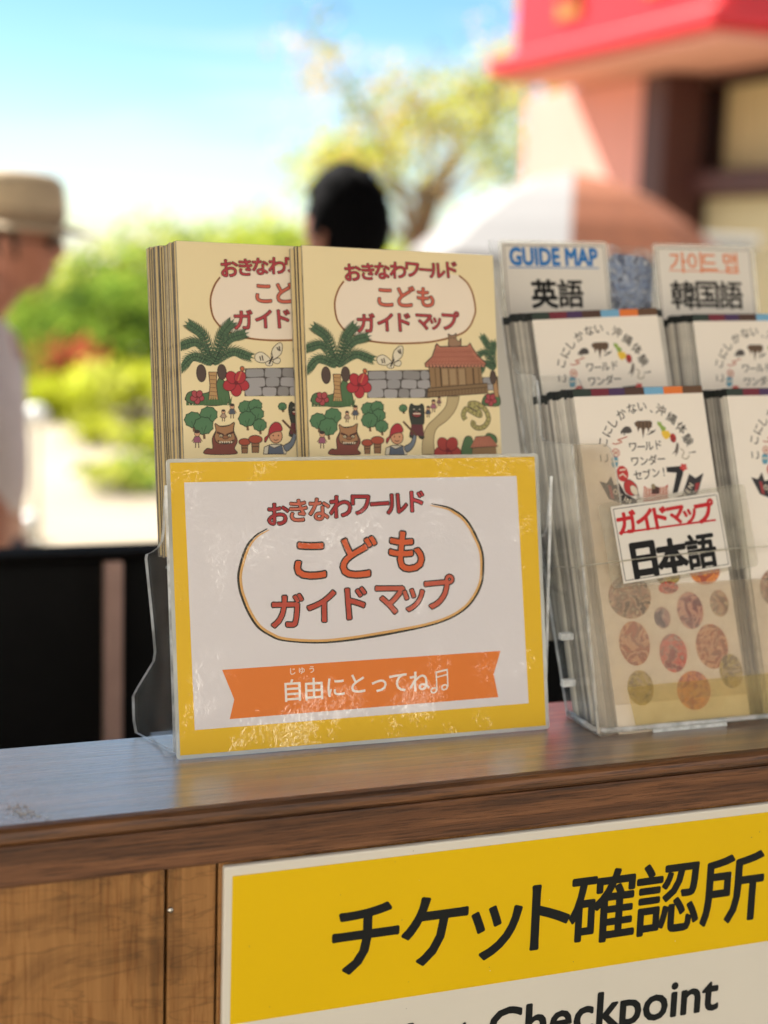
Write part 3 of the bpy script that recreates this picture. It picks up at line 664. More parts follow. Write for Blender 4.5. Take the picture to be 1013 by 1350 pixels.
# front wall of the upper pocket, shelf and back panel
M2 = Matrix.Translation((X0, .083, .11)) @ Matrix.Rotation(R(-9), 4, 'X')
hx = .163
b = MB(); sheet(b, [M2 @ Vector(p) for p in ((0, 0, 0), (WID, 0, 0), (WID, 0, .166), (WID - .03, 0, .166), (WID - .05, 0, .13), (.072, 0, .13), (.056, 0, .135), (.050, 0, .150), (.044, 0, .163), (.036, 0, .166), (0, 0, .166))], (0, .0022, 0), ACR, RIM); b.build('middle_panel', rk)
b = MB(); b.box(X0 + .003, X1 - .003, .04, .13, .098, .1005, ACR); b.build('shelf', rk)
M3 = Matrix.Translation((X0, .0215, 0)) @ Matrix.Rotation(R(-26.5), 4, 'X')
b = MB(); sheet(b, [M3 @ Vector(p) for p in ((.002, 0, 0), (WID - .002, 0, 0), (WID - .002, 0, .432), (.002, 0, .432))], (0, .0022, 0), ACR, RIM); b.build('back_panel', rk)
for xx in (X0 + .05, X1 - .05):
    b = MB(); b.prism([(.03, .0008), (.06, .0008), (.06, .01), (.062, .07), (.05, .062)], 'x', xx, xx + .003, ACR, RIM); b.build('rear_foot', rk)
for zz in (.067, .030):                                    # short clips between rack and notice
    b = MB(); b.box(X0 - .012, X0 - .0003, .000 + zz * .2, .006 + zz * .2, zz, zz + .006, RIM, .001); b.build('clip', rk)

# ------------------------------------------------------------------ guide map leaflets
GW, GL = .1248, .284
G1 = frame(onaxis(755, 513, 1, .062), 0, 19.4, 1.5); dG = measurer(G1)
UG = dist(dG, (800, 560), (900, 560)) / 100
c5 = lambda x, y: dG(780 + .23 * x, 490 + .23 * y)
c6 = lambda x, y: dG(640 + .2567 * x, 400 + .2567 * y)
c4 = lambda x, y: dG(690 + .319 * x, 600 + .319 * y)
def photomat(i):
    m, t, b = newmat('printed_photo')
    tcn = node(t, 'ShaderNodeTexCoord'); mpn = node(t, 'ShaderNodeMapping'); mpn.inputs['Location'].default_value = (i * .37, 0, i * .91)
    t.links.new(tcn.outputs['Object'], mpn.inputs['Vector'])
    n = node(t, 'ShaderNodeTexNoise', Scale=85., Detail=5.0, Roughness=.62, Distortion=.8); t.links.new(mpn.outputs[0], n.inputs['Vector'])
    r = node(t, 'ShaderNodeValToRGB'); pal = [('5c4a40', 'a8806a', 'd8c0a0'), ('6a2d22', 'c46a2e', '3c4a2c'), ('8a3a4c', 'd09a8c', '5f4a5a'), ('4b3550', 'a87a7c', 'd0b8b0'), ('8a1f1c', 'd8503c', 'b9a090'), ('b05a34', 'd8a078', '7c4c32'), ('a8421f', 'e08a3c', 'b96a5a'), ('6c5a28', 'b09a4c', 'd0b890'), ('3c4a6c', '7c8cae', 'ccd2dc')][i]
    e = r.color_ramp.elements; e[0].position = .33; e[1].position = .68; e[0].color = (*lin(pal[0]), 1); e[1].color = (*lin(pal[2]), 1); k = e.new(.5); k.color = (*lin(pal[1]), 1)
    for p_, c_ in ((.44, pal[0]), (.455, pal[2]), (.56, pal[1]), (.575, pal[0])):
        k = e.new(p_); k.color = (*[q * .85 for q in lin(c_)], 1)
    t.links.new(n.outputs['Fac'], r.inputs['Fac']); t.links.new(r.outputs['Color'], b.inputs['Base Color']); b.inputs['Roughness'].default_value = .45
    return m
PH_ = [photomat(i) for i in range(8)]
def leaf_m(c): return PH_[int(c[2:])] if c.startswith('ph') else paperm(c)
def leaflet_art():
    a = Art(leaf_m); K = '1d1b1a'
    a.poly([(.0003, -GL + .0003), (GW - .0003, -GL + .0003), (GW - .0003, -.0003), (.0003, -.0003)], 'e6dccf')
    hs = .0066; xs = [0, .164, .345, .5, .645, .80, .885, 1.0]
    xs = [0, .165, .335, .49, .65, .79, .915, 1.0]
    cols = ['26332a', '6e1f2e', '432a52', '4a3024', '6fa3c4', 'd8722c', '5e4028']
    xb = [0, .135, .27, .39, .54, .69, .84, 1.0]
    for i in range(7): a.poly([(GW * xb[i] + (.0003 if i == 0 else 0), -hs), (GW * xb[i + 1] - (.0003 if i == 6 else 0), -hs), (GW * xb[i + 1] - (.0003 if i == 6 else 0), -.0003), (GW * xb[i] + (.0003 if i == 0 else 0), -.0003)], cols[i])
    cs = 53 * .23 * UG
    for ch, x, y, rt in (('こ', 72, 495, 88), ('こ', 68, 405, 72), ('に', 92, 342, 60), ('し', 124, 290, 46), ('か', 172, 243, 32), ('な', 231, 211, 16), ('い', 290, 201, 3), ('、', 343, 228, 0), ('沖', 397, 219, -20), ('縄', 460, 266, -34), ('体', 515, 322, -46), ('験', 553, 390, -62), ('！', 578, 462, -84)):
        a.char(ch, c5(x, y), cs * (1.12 if ch not in '、！' else 1), K, off=.012, rot=R(rt))
    for row in ((('ワ', 238, 432), ('ー', 285, 430), ('ル', 330, 426), ('ド', 385, 420)), (('ワ', 250, 516), ('ン', 302, 512), ('ダ', 352, 505), ('ー', 400, 500)), (('セ', 265, 593), ('ブ', 318, 588), ('ン', 370, 580), ('！', 414, 575))):
        for ch, x, y in row: a.char(ch, c5(x, y), 54 * .23 * UG, K, off=.014)
    Q = lambda *q: [c5(*p) for p in q]; u = .23 * UG
    a.poly(Q((428, 548), (512, 540), (528, 552), (524, 590), (494, 692), (464, 697), (488, 580), (432, 576)), K)
    for k in range(5):
        t = k * 1.257 + .4; a.ell(c5(528 + 12 * math.cos(t), 548 + 12 * math.sin(t)), u * 10, u * 8, 'c03a38', rot=-t)
    # dark ribbon at both sides
    a.poly(Q((45, 628), (88, 640), (112, 598), (130, 650), (160, 640), (195, 700), (262, 735), (258, 775), (170, 755), (100, 730)), '2b2627')
    a.poly(Q((560, 585), (596, 610), (642, 580), (612, 690), (560, 760), (470, 775), (450, 735), (520, 705)), '2b2627')
    a.poly(Q((95, 650), (112, 655), (130, 730), (112, 725)), '9c3436'); a.poly(Q((596, 640), (622, 635), (606, 690), (590, 690)), '9c3436')
    for ch, x, y, rt in (('O', 138, 688, -48), ('K', 168, 712, -36), ('I', 192, 728, -30), ('N', 212, 742, -24), ('V', 532, 705, 44), ('E', 552, 682, 50), ('N', 568, 655, 56)): a.char(ch, c5(x, y), 36 * u, 'd9cbb6', off=.02, rot=R(rt))
    # little pictures
    a.ell(c5(178, 585), 33 * u, 40 * u, 'b8322e'); 
    for p in (((160, 565), (195, 560)), ((158, 600), (180, 585), (200, 605))): a.stroke(Q(*p), 8 * u, 'd9cbb6')
    a.olpoly(smooth(Q((186, 640), (215, 618), (256, 650), (262, 690), (235, 712), (195, 690)), 3, True), 'b0302c', '2a1c1a', 3 * u); a.ell(c5(244, 680), 18 * u, 28 * u, 'd9cbb6', '2a1c1a', 2 * u, .5)
    a.stroke(Q((262, 735), (268, 690), (276, 735)), 5 * u, '4a3a34')
    a.poly(Q((300, 655), (322, 668), (420, 660), (438, 645), (440, 740), (298, 745)), 'b5443a')
    for k in range(6): a.stroke(Q((300, 672 + 12 * k), (438, 668 + 12 * k)), 4 * u, 'd9cbb6')
    for k in range(9): a.stroke(Q((308 + 16 * k, 662), (306 + 16 * k, 742)), 3 * u, 'd9cbb6')
    a.poly(Q((345, 700), (345, 665), (368, 655), (390, 665), (388, 700)), '4a2c24'); a.ell(c5(354, 658), 12 * u, 14 * u, '8a7a5c')
    a.poly(Q((244, 295), (262, 282), (335, 280), (348, 290), (346, 318), (334, 325), (326, 352), (320, 325), (306, 322), (296, 385), (286, 320), (276, 325), (268, 348), (262, 318), (252, 312)), '54402f')
    for k in range(4): a.stroke(Q((262 + 22 * k, 286), (264 + 22 * k, 330)), 4 * u, '7a6248')
    a.poly(Q((315, 360), (335, 352), (345, 335), (352, 340), (370, 328), (358, 348), (342, 355), (330, 362)), K)
    a.olpoly(smooth(Q((170, 345), (190, 318), (218, 318), (230, 345), (200, 352)), 3, True), '4a4440', '2a2422', 2 * u); a.poly(Q((165, 340), (180, 346), (170, 362)), '4a4440'); a.stroke(Q((190, 350), (186, 364)), 7 * u, '4a4440')
    a.stroke(smooth(Q((205, 372), (170, 385), (150, 392), (175, 402), (140, 415), (120, 410)), 4), 6 * u, 'b0604a')
    a.poly(Q((375, 292), (384, 284), (392, 292), (398, 286), (404, 305), (428, 322), (420, 342), (402, 340), (392, 318), (380, 305)), '8aa348'); a.poly(smooth(Q((402, 342), (440, 340), (452, 368), (428, 388), (408, 370)), 3, True), 'e0b83a')
    a.ell(c5(468, 380), 17 * u, 23 * u, 'b8322e', '4a1a18', 2 * u); 
    for x, y in ((462, 372), (474, 384), (464, 392)): a.ell(c5(x, y), 5 * u, 5 * u, '2a1818')
    a.poly(smooth(Q((488, 408), (498, 412), (500, 440), (492, 470), (480, 486), (484, 462), (462, 474), (478, 450)), 3, True), '6a6058')
    a.stroke(smooth(Q((510, 440), (530, 460), (520, 490), (545, 500), (560, 480)), 4), 5 * u, '8a7a5c')
    a.poly(smooth(Q((116, 492), (148, 490), (152, 520), (146, 545), (118, 545)), 3, True), '5f93a8'); a.stroke(Q((117, 515), (150, 513)), 8 * u, 'd9cbb6')
    a.ell(c5(140, 465), 20 * u, 20 * u, 'd9cbb6', 'b0404a', 4 * u); a.stroke(Q((128, 456), (152, 474)), 4 * u, 'b0404a'); a.stroke(Q((152, 456), (128, 474)), 4 * u, 'b0404a')
    # round photographs lower down
    u4 = .319 * UG
    for x, y, rx, ry, k in ((440, 585, 92, 84, 0), (600, 505, 52, 30, 7), (750, 480, 68, 52, 6), (600, 548, 44, 24, 4), (575, 672, 36, 42, 3), (690, 642, 58, 72, 2), (810, 612, 42, 52, 0), (460, 778, 66, 84, 5), (620, 818, 60, 74, 4), (780, 790, 72, 86, 5), (485, 962, 56, 66, 7), (705, 972, 74, 74, 6), (880, 890, 52, 66, 7)):
        q = c4(x, y)
        rx_, ry_ = rx * u4 * .93, ry * u4 * .93
        a.ell((min(max(q[0], rx_ + .001), GW - rx_ - .001), q[1]), rx_, ry_, 'ph%d' % k, n=28)
    return a
lw = [pm(c, .7, var=.12, scale=60) for c in ('d3ccc0', 'b8b2a8', '9a958d', 'ddd7cb', '85807a')]
ink_top = pm('141a17', .6)
def leaflet(M, label, mat, th=.0022):
    t = thing('guide_map', label, 'leaflet', M, 'guide map leaflets filed in the clear rack')
    b = MB(); b.box(0, GW, .0001, th, -GL, -.0068, mat, .0003); b.box(0, GW, .0001, th, -.0066, 0, ink_top, .0003); b.build('folded_sheet', t)
    return t
g0 = leaflet(G1, 'white guide map fronting the lower left pocket, partly behind the red and black card', lw[3])
leaflet_art().build('printed_cover', g0)
def stack_frame(px, py, y, roll, lean): return frame(onaxis(px, py, 1, y), 0, lean, roll)
G2 = stack_frame(701, 412, .134, 3.0, 17.5)
G3 = stack_frame(957, 512, .062, .6, 19.4)
G4 = stack_frame(913, 414, .134, 1.2, 17.5)
random.seed(21)
names = ['lower left', 'upper left', 'lower right', 'upper right']
for i, M in enumerate((G1, G2, G3, G4)):
    if i: copy_tree(g0, M, 'white guide map at the front of the %s pocket%s' % (names[i], ['', ' below the blue lettered card', ' at the right picture edge', ' below the orange lettered card'][i]))
    yy = 0; 
    for k in range(1, 15 if i in (0, 2) else 13):
        yy += random.choice((.0028, .003, .0034, .004, .0062 if k in (4, 8) else .003)) * (1 if i in (0, 2) else .85)
        up = .0006 * k + random.uniform(-.0014, .0006) - (.003 if k > 9 else 0)
        sh = -.00092 * k + random.uniform(-.0004, .0004)
        if i in (1, 3) and k == 1: sh = .0065; up = -.0005
        Mk = M @ Matrix.Translation((sh, yy, up)) @ Matrix.Rotation(R(random.uniform(-.3, .3)), 4, 'Y')
        leaflet(Mk, 'guide map filed behind the front leaflet of the %s pocket, only its edge showing' % names[i], lw[random.randrange(5)])

# ------------------------------------------------------------------ cards on the rack
def card(M, W, H, label, fill, margin=(.004, .004, .004, .004), art=None):
    t = thing('language_card', label, 'card', M, 'laminated language cards on the rack')
    l, r_, bt, tp_ = margin
    b = MB(); b.prism(rrect(-l, W + r_, -H - bt, tp_, .004), 'y', .0007, .0001, film_clear); b.build('clear_film', t)
    a = Art(lambda c: pm(c, .4, var=.02, scale=9, spec=.2), base=2e-4)
    a.poly([(0, -H), (W, -H), (W, 0), (0, 0)], 'd9d2c8'); a.build('paper', t)
    a = Art(lambda c: pm(c, .4, var=.02, scale=9, spec=.2), base=3e-4)
    m_ = .0022
    for p, q in (((m_, -m_), (W - m_, -m_)), ((W - m_, -m_), (W - m_, -H + m_)), ((W - m_, -H + m_), (m_, -H + m_)), ((m_, -H + m_), (m_, -m_))): a.stroke([p, q], .0006, '2a2a2c')
    fill(a); a.build('lettering', t); return t
film_clear = clearmat('laminate', (.97, .97, .95), .16, .08, 1.42, (.88, .84, .74), bump=.25, bscale=45.)
CE = frame(onaxis(661, 320, 1, .195), 0, 14.3, 1.2); dE = measurer(CE)
CK = frame(onaxis(863, 324, 1, .193), 0, 15.5, .5); dK = measurer(CK)
def fE(a):
    w_ = dist(dE, (672, 340), (791, 340)); _, _, bb = glyph('GUIDE MAP', .03); em = w_ / (bb[1] - bb[0]) / .80
    a.char('GUIDE MAP', dE(730.5, 338.5), em, '2a6fb0', off=.045, sx=.78); h_ = .0008
    # narrow tall capitals as on the card
    a.stroke([dE(671, 352.5), dE(790, 353.5)], .0009, '2a6fb0')
    e = dist(dE, (700, 388), (735, 388))
    a.char('英', dE(718, 387.5), e * 1.02, '121212', off=.034); a.char('語', dE(752.5, 387), e * 1.02, '121212', off=.024)
def fK(a):
    e = dist(dK, (880, 346), (905, 346))
    for ch, x, y in (('가', 894, 346), ('이', 916, 346), ('드', 935, 346), ('맵', 963, 347)): a.char(ch, dK(x, y), e * 1.05, 'd8743c', off=.008)
    a.stroke([dK(882, 356.5), dK(975, 359)], .0009, 'd8743c')
    e = dist(dK, (885, 392), (917, 392))
    for ch, x in (('韓', 901), ('国', 932.5), ('語', 963.5)): a.char(ch, dK(x, 389), e * 1.08, '121212', off=.02)
card(CE, .105, .078, 'laminated card lettered GUIDE MAP in blue standing at the back of the rack', fE, (.003, .003, .003, .003))
card(CK, .105, .078, 'laminated card with orange Korean lettering standing at the back of the rack', fK, (.003, .005, .003, .003))
pJ = FM @ Vector((dF(802, 669)[0], -.0035, dF(802, 669)[1]))
CJ = Matrix.Translation(pJ) @ Matrix.Rotation(R(-16.8), 4, 'X') @ Matrix.Rotation(R(-5.3), 4, 'Y'); dJ = measurer(CJ)
WJ = dJ(947, 650)[0]; HJ = -dJ(820, 770)[1]
def fJ(a):
    cj = lambda x, y: dJ(690 + .319 * x, 600 + .319 * y)
    e = dist(cj, (400, 270), (480, 260))
    for ch, x, y, s_ in (('ガ', 428, 278, 1.12), ('イ', 502, 268, 1.1), ('ド', 568, 258, 1.12), ('マ', 632, 248, 1.05), ('ッ', 690, 252, .95), ('プ', 750, 232, 1.15)): a.char(ch, cj(x, y), e * s_, 'b8242a', off=.04, rot=R(2))
    a.stroke([cj(398, 322), cj(795, 268)], .0016, 'b8242a')
    e = dist(cj, (560, 430), (680, 415))
    for ch, x, y, s_ in (('日', 500, 432, 1.15), ('本', 615, 416, 1.05), ('語', 735, 395, 1.08)): a.char(ch, cj(x, y), e * s_, '141212', off=.05 if ch != '語' else .03)
card(CJ, WJ, HJ, 'laminated card with red katakana over black kanji taped on the rack front', fJ, (.0105, .027, .003, .004))
# clear sleeve taped low on the front wall, elastic band, blue pouch
SLV = clearmat('yellow_tinted_sleeve', (.985, .96, .86), .13, .06, 1.5, (.9, .78, .45), bump=.7, bscale=30.)  # clear sleeve with a yellow tint in its colour
q0 = dF(826, 906); q1 = dF(838, 962)
t = MB(); FMs = FM @ Matrix.Translation((0, -.0012, 0))
t.prism([(q0[0], q0[1]), (q1[0], .006), (.30, .006), (.30, q0[1] + .004)], 'y', -.0002, .0002, SLV)
o = t.build('clear_sleeve'); o.matrix_world = FMs; tag(o, 'yellow tinted clear plastic sleeve stuck along the foot of the rack front', 'plastic sleeve')
tape = pm('c4c6c4', .5, var=.25, scale=200, bump=.4)
q0 = dF(859, 957); q1 = dF(958, 966)
t = MB(); t.box(q0[0], q1[0], -.0022, -.0006, min(q1[1], q0[1]), q0[1] + .0006, tape, .0003)
o = t.build('foam_tape'); o.matrix_world = FM; tag(o, 'short pale grey foam tape strip at the bottom of the rack front', 'tape')
bandm = clearmat('elastic', (.95, .93, .88), .55, .2, 1.4, (.75, .72, .62))
zb0 = dF(789, 745)[1]
pts = [FM @ Vector((-.0016, .09, zb0 + .006)), FM @ Vector((-.0016, .05, zb0 + .004)), FM @ Vector((-.0014, .004, zb0 - .001)), FM @ Vector((0, -.0018, zb0))]
for px_, py_ in ((820, 740), (845, 736.5), (963, 724), (1013, 720)): 
    q = dF(px_, py_); pts.append(FM @ Vector((q[0], -.0056 if 800 < px_ < 990 else -.0022, q[1])))
pts.append(FM @ Vector((WID, -.002, pts and dF(1013, 720)[1] + .012)))
t = MB(); t.tube(pts, .00055, bandm, 6); o = t.build('elastic_band'); tag(o, 'thin clear elastic cord stretched round the lower pocket and across the card', 'elastic band')
bp = photomat(8); crk = clearmat('crinkled_bag', (.95, .96, .97), .10, .08, 1.5, bump=1., bscale=120.)
PB = frame(onaxis(796, 326, 1, .200), 0, 12, -4)
pch = thing('plastic_pouch', 'crinkled clear pouch with blue grey paper between the two upright cards', 'pouch', PB)
t = MB(); t.prism(rrect(.004, .052, -.09, -.004, .012), 'y', .0012, .0018, bp); t.build('insert', pch)
random.seed(2)
gv = {}; nx_, nz_ = 9, 14; t = MB()
for i in range(nx_ + 1):
    for j in range(nz_ + 1): gv[i, j] = (i * .058 / nx_, -.0015 - random.uniform(0, .003) * (0 < i < nx_), -.095 * j / nz_ + (.004 * math.sin(i * 1.3) if j == 0 else 0))
vv = [gv[i, j] for i in range(nx_ + 1) for j in range(nz_ + 1)]
t.mesh(vv, [[i * (nz_ + 1) + j, i * (nz_ + 1) + j + 1, (i + 1) * (nz_ + 1) + j + 1, (i + 1) * (nz_ + 1) + j] for i in range(nx_) for j in range(nz_)], crk); t.build('clear_bag', pch)
# ------------------------------------------------------------------ background
def st(o, name=None): o['kind'] = 'structure'; return o
gm, t, b_ = newmat('pale_paving')
tcn = node(t, 'ShaderNodeTexCoord'); n = node(t, 'ShaderNodeTexNoise', Scale=.6, Detail=8.0); t.links.new(tcn.outputs['Object'], n.inputs['Vector'])
r = node(t, 'ShaderNodeValToRGB'); r.color_ramp.elements[0].position = .35; r.color_ramp.elements[1].position = .7
r.color_ramp.elements[0].color = (*lin('847763'), 1); r.color_ramp.elements[1].color = (*lin('9a8d76'), 1)
t.links.new(n.outputs['Fac'], r.inputs['Fac']); t.links.new(r.outputs['Color'], b_.inputs['Base Color']); b_.inputs['Roughness'].default_value = .85
b = MB(); b.face([(-500, -500, 0), (500, -500, 0), (500, 500, 0), (-500, 500, 0)], gm); st(b.build('ground'))

# unseen canopy, sized to keep the sun off the counter
rf = thing('shade_canopy', 'unseen wooden roof on four posts, sized to shade the ticket counter', 'canopy', Matrix.Translation((0, 0, 0)))
rw = woodmat('canopy_wood', '6b4a2e', '55381f', '3c2614', 'x', .3, .6)
b = MB(); b.box(-4.2, 3.9, -1.3, 2.9, 2.75, 2.9, rw, .01); b.build('roof', rf)
for x, y in ((-4.0, 2.75), (3.75, 2.75), (-4.0, -1.15), (3.75, -1.15)):
    b = MB(); b.box(x - .07, x + .07, y - .07, y + .07, 0, 2.749, rw, .008); b.build('post', rf)

# black fronted counter behind
blk = pm('0b0a0a', .7, var=.3, scale=12, spec=.2); stile = pm('b8968a', .5, var=.12, scale=20); topm = pm('8f867a', .5, var=.1)
q = P(100, 729, 1.95); bc = thing('ticket_gate_counter', 'low black fronted counter with a pale brown upright behind the wooden counter', 'counter', Matrix.Translation((q.x, q.y, 0)))
zt_ = q.z
b = MB(); b.box(-2, 2.2, .02, .05, .08, zt_ - .012, blk, .004); b.build('cabinet', bc)
b = MB(); b.box(-2.02, 2.22, -.004, .056, zt_ - .012, zt_, pm('0d0b0a', .9, var=.2, spec=.1), .003); b.build('top', bc)
b = MB(); b.box(-1.98, 2.18, -.06, .13, 0, .079, blk); b.build('plinth', bc)
r = ray(151, 850); k = (q.y - .005 - CAM.y) / r.y; xs_ = (CAM + r * k).x - q.x
for xx in (xs_, xs_ + 1.05, xs_ - 1.05):
    b = MB(); b.box(xx - .0105, xx + .0105, -.010, .0195, .1, zt_ - .0125, stile, .002); b.build('upright', bc)

# unseen pale hall wall added behind the camera to bounce sunlight onto the counter
hw = thing('added_bounce_hall', 'added pale hall wall behind the camera that bounces sunlight onto the counter', 'building', Matrix.Translation((0, -6.5, 0)))
pw_ = pm('e8e4dc', .85, var=.04, scale=.8); sh_ = pm('3a332c', .6, var=.1, scale=2)
b = MB(); b.box(-9, 9, -.4, 0, 0, 6.0, pw_, .02); b.build('wall', hw)
b = MB(); b.box(-9.2, 9.2, -.5, .12, 6.005, 6.2, pm('8f4a38', .7), .02); b.build('eaves', hw)
b = MB(); b.box(-.4, 6.6, .002, .06, 0, 4.9, pm('1e1a17', .7, spec=.15), .02); b.build('dark_reflection_panel', hw)  # dark area added for the laminate to reflect, so bright crinkles show
for x_ in (-6.2, -3.2):
    b = MB(); b.box(x_, x_ + 1.2, .002, .06, .9, 2.4, sh_, .02); b.build('window', hw)
# leaves
def leafmat(name, c, tr=.45):
    m = bpy.data.materials.new(name); m.use_nodes = True; t = m.node_tree; t.nodes.clear(); o = node(t, 'ShaderNodeOutputMaterial')
    d_ = node(t, 'ShaderNodeBsdfDiffuse'); tl = node(t, 'ShaderNodeBsdfTranslucent'); ms = node(t, 'ShaderNodeMixShader'); ms.inputs[0].default_value = tr
    tcn = node(t, 'ShaderNodeTexCoord'); n = node(t, 'ShaderNodeTexNoise', Scale=3.0, Detail=3.0); t.links.new(tcn.outputs['Object'], n.inputs['Vector'])
    r = node(t, 'ShaderNodeValToRGB'); c = lin(c); r.color_ramp.elements[0].position = .35; r.color_ramp.elements[1].position = .65
    r.color_ramp.elements[0].color = (*[x * .65 for x in c], 1); r.color_ramp.elements[1].color = (*[x * 1.25 for x in c], 1)
    t.links.new(n.outputs['Fac'], r.inputs['Fac'])
    for s_ in (d_, tl): t.links.new(r.outputs['Color'], s_.inputs['Color'])
    t.links.new(d_.outputs[0], ms.inputs[1]); t.links.new(tl.outputs[0], ms.inputs[2]); t.links.new(ms.outputs[0], o.inputs[0]); return m
LG = leafmat('leaf_green', '768f34'); LY = leafmat('leaf_yellow_green', 'bcbf58', .5); LD = leafmat('leaf_dark', '4f6c32'); LO = leafmat('leaf_orange', 'c8a868', .5); LS = leafmat('flower_salmon', 'c46a4c', .4); LL = leafmat('leaf_lime', 'bcc234', .5)
bark = pm('83725c', .9, var=.3, scale=8, bump=.5)
def leaves(b, c, rad, n, size, mats, clumps=10, spread=.5):
    cl_ = []
    for k in range(clumps):
        while True:
            v = Vector((random.uniform(-1, 1), random.uniform(-1, 1), random.uniform(-1, 1)))
            if v.length < 1: break
        cl_.append((Vector((v.x * rad[0], v.y * rad[1], v.z * rad[2])) * .85, random.choice(mats)))
    for k in range(n):
        p, m = cl_[k % clumps]
        q = Vector(c) + p + Vector((random.gauss(0, 1) * rad[0], random.gauss(0, 1) * rad[1], random.gauss(0, 1) * rad[2])) * spread * .5
        if q.z < .02: q.z = random.uniform(.03, .2)
        a = Vector((random.gauss(0, 1), random.gauss(0, 1), random.gauss(0, 1))).normalized(); e = a.orthogonal().normalized(); f = a.cross(e); s_ = size * random.uniform(.6, 1.3)
        if random.random() < .25: m = random.choice(mats)
        b.face([q - e * s_, q - f * s_ * .5, q + e * s_, q + f * s_ * .5], m)
def shrub(x_px, D, h, wid, label, mats, n=1800, size=.06, name='shrub', cat='shrub', group=None, clumps=12):
    g = P(x_px, 500, D); M = Matrix.Translation((g.x, g.y, 0)); t = thing(name, label, cat, M, group)
    b = MB(); leaves(b, (0, 0, h * .52), (wid / 2, wid / 2, h * .46), n, size, mats, clumps, .55); b.build('foliage', t)
    b = MB()
    for k in range(5):
        a0 = k * 1.256 + random.random(); b.tube([(.03 * math.cos(a0), .03 * math.sin(a0), 0), (wid * .12 * math.cos(a0), wid * .12 * math.sin(a0), h * .35), (wid * .25 * math.cos(a0), wid * .25 * math.sin(a0), h * .75)], [.03, .02, .008], bark, 6)
    b.build('stem', t); return t
random.seed(8)
def hz(px, py, D): return P(px, py, D).z
for px_, tp_, lab in ((-60, 488, 'far left'), (70, 492, 'beside the man in the hat'), (185, 480, 'left of the cream booklets'), (330, 490, 'behind the cream booklets')):
    shrub(px_, 13.6, hz(px_, tp_, 13.6), 1.25, 'low clipped bright yellow green bush ' + lab, [LL, LY, LL], 1500, .05, 'low_bush', 'bush', 'clipped yellow green bushes')
shrub(88, 15.2, hz(88, 445, 15.2), .75, 'shrub with salmon pink flowers behind the yellow bushes', [LS, LS, LG], 1100, .05, 'flowering_shrub')
for px_, D, tp_, wd, lab, ms_ in ((-40, 18, 330, 2.6, 'big green shrub behind the man in the hat', [LG, LY, LD]), (75, 19, 338, 2.4, 'green shrub just right of the man in the hat', [LG, LD, LY]), (150, 17, 372, 2.2, 'dark green shrub above the salmon flowers', [LD, LG, LG]),
                                (215, 20, 305, 2.6, 'tall light green shrub rising left of the cream booklets', [LY, LG, LY]), (320, 21, 283, 2.2, 'light green shrub peeking above the left booklet pile', [LY, LL, LG]), (400, 22, 296, 2.4, 'green shrub beside the dark haired head', [LG, LY]), (540, 20, 300, 3.0, 'pale green shrub right of the dark haired head', [LY, LG]), (650, 17, 300, 2.2, 'yellow green shrub left of the white parasol', [LY, LL])):
    shrub(px_, D, hz(px_, tp_, D), wd, lab, ms_, 2300, .085, group='shrubs closing the square', clumps=22)
shrub(172, 9.6, hz(172, 610, 9.6), .62, 'small soft green plant growing in the paving', [LG, LY], 700, .035, 'low_plant', 'plant')
shrub(232, 11.2, hz(232, 560, 11.2), .7, 'taller soft green plant beside the left edge of the booklets', [LY, LG, LL], 800, .04, 'low_plant', 'plant')
shrub(128, 11.8, hz(128, 590, 11.8), .5, 'short pale green tuft between the white globes and the booklets', [LY, LL], 500, .035, 'low_plant', 'plant')
# airy tree, its yellowing crown open to the sky
def tree(x_px, D, top_px, label, mats, crown, n):
    g = P(x_px, 500, D); t = thing('tree', label, 'tree', Matrix.Translation((g.x, g.y, 0)), None); H = hz(x_px, top_px, D)
    b = MB(); tipz = []
    b.tube([(0, 0, 0), (.03, .02, H * .25), (-.05, .04, H * .45), (.02, 0, H * .6)], [.13, .10, .08, .06], bark, 10)
    for k in range(11):
        a0 = k * 2.4; rr = crown * random.uniform(.55, 1); z0 = H * random.uniform(.36, .58); z1 = H * random.uniform(.55, .97)
        e = Vector((rr * math.cos(a0), rr * math.sin(a0), z1)); mid = Vector((rr * .45 * math.cos(a0 + .2), rr * .45 * math.sin(a0 + .2), (z0 + z1) / 2 + .1))
        b.tube([(0, 0, z0), mid, e], [.045, .028, .008], bark, 6); tipz += [e, (mid + e) / 2 + Vector((random.uniform(-.2, .2), random.uniform(-.2, .2), .1))]
    b.build('trunk', t)
    b = MB()
    for e in tipz:
        leaves(b, e, (crown * .34, crown * .34, H * .10), n // len(tipz), .05, mats, 4, .8)
    b.build('crown', t); return t
tree(548, 15.5, 40, 'airy tree with yellow green and orange leaves left of the red building', [LY, LG, LO, LY], 1.3, 4200)

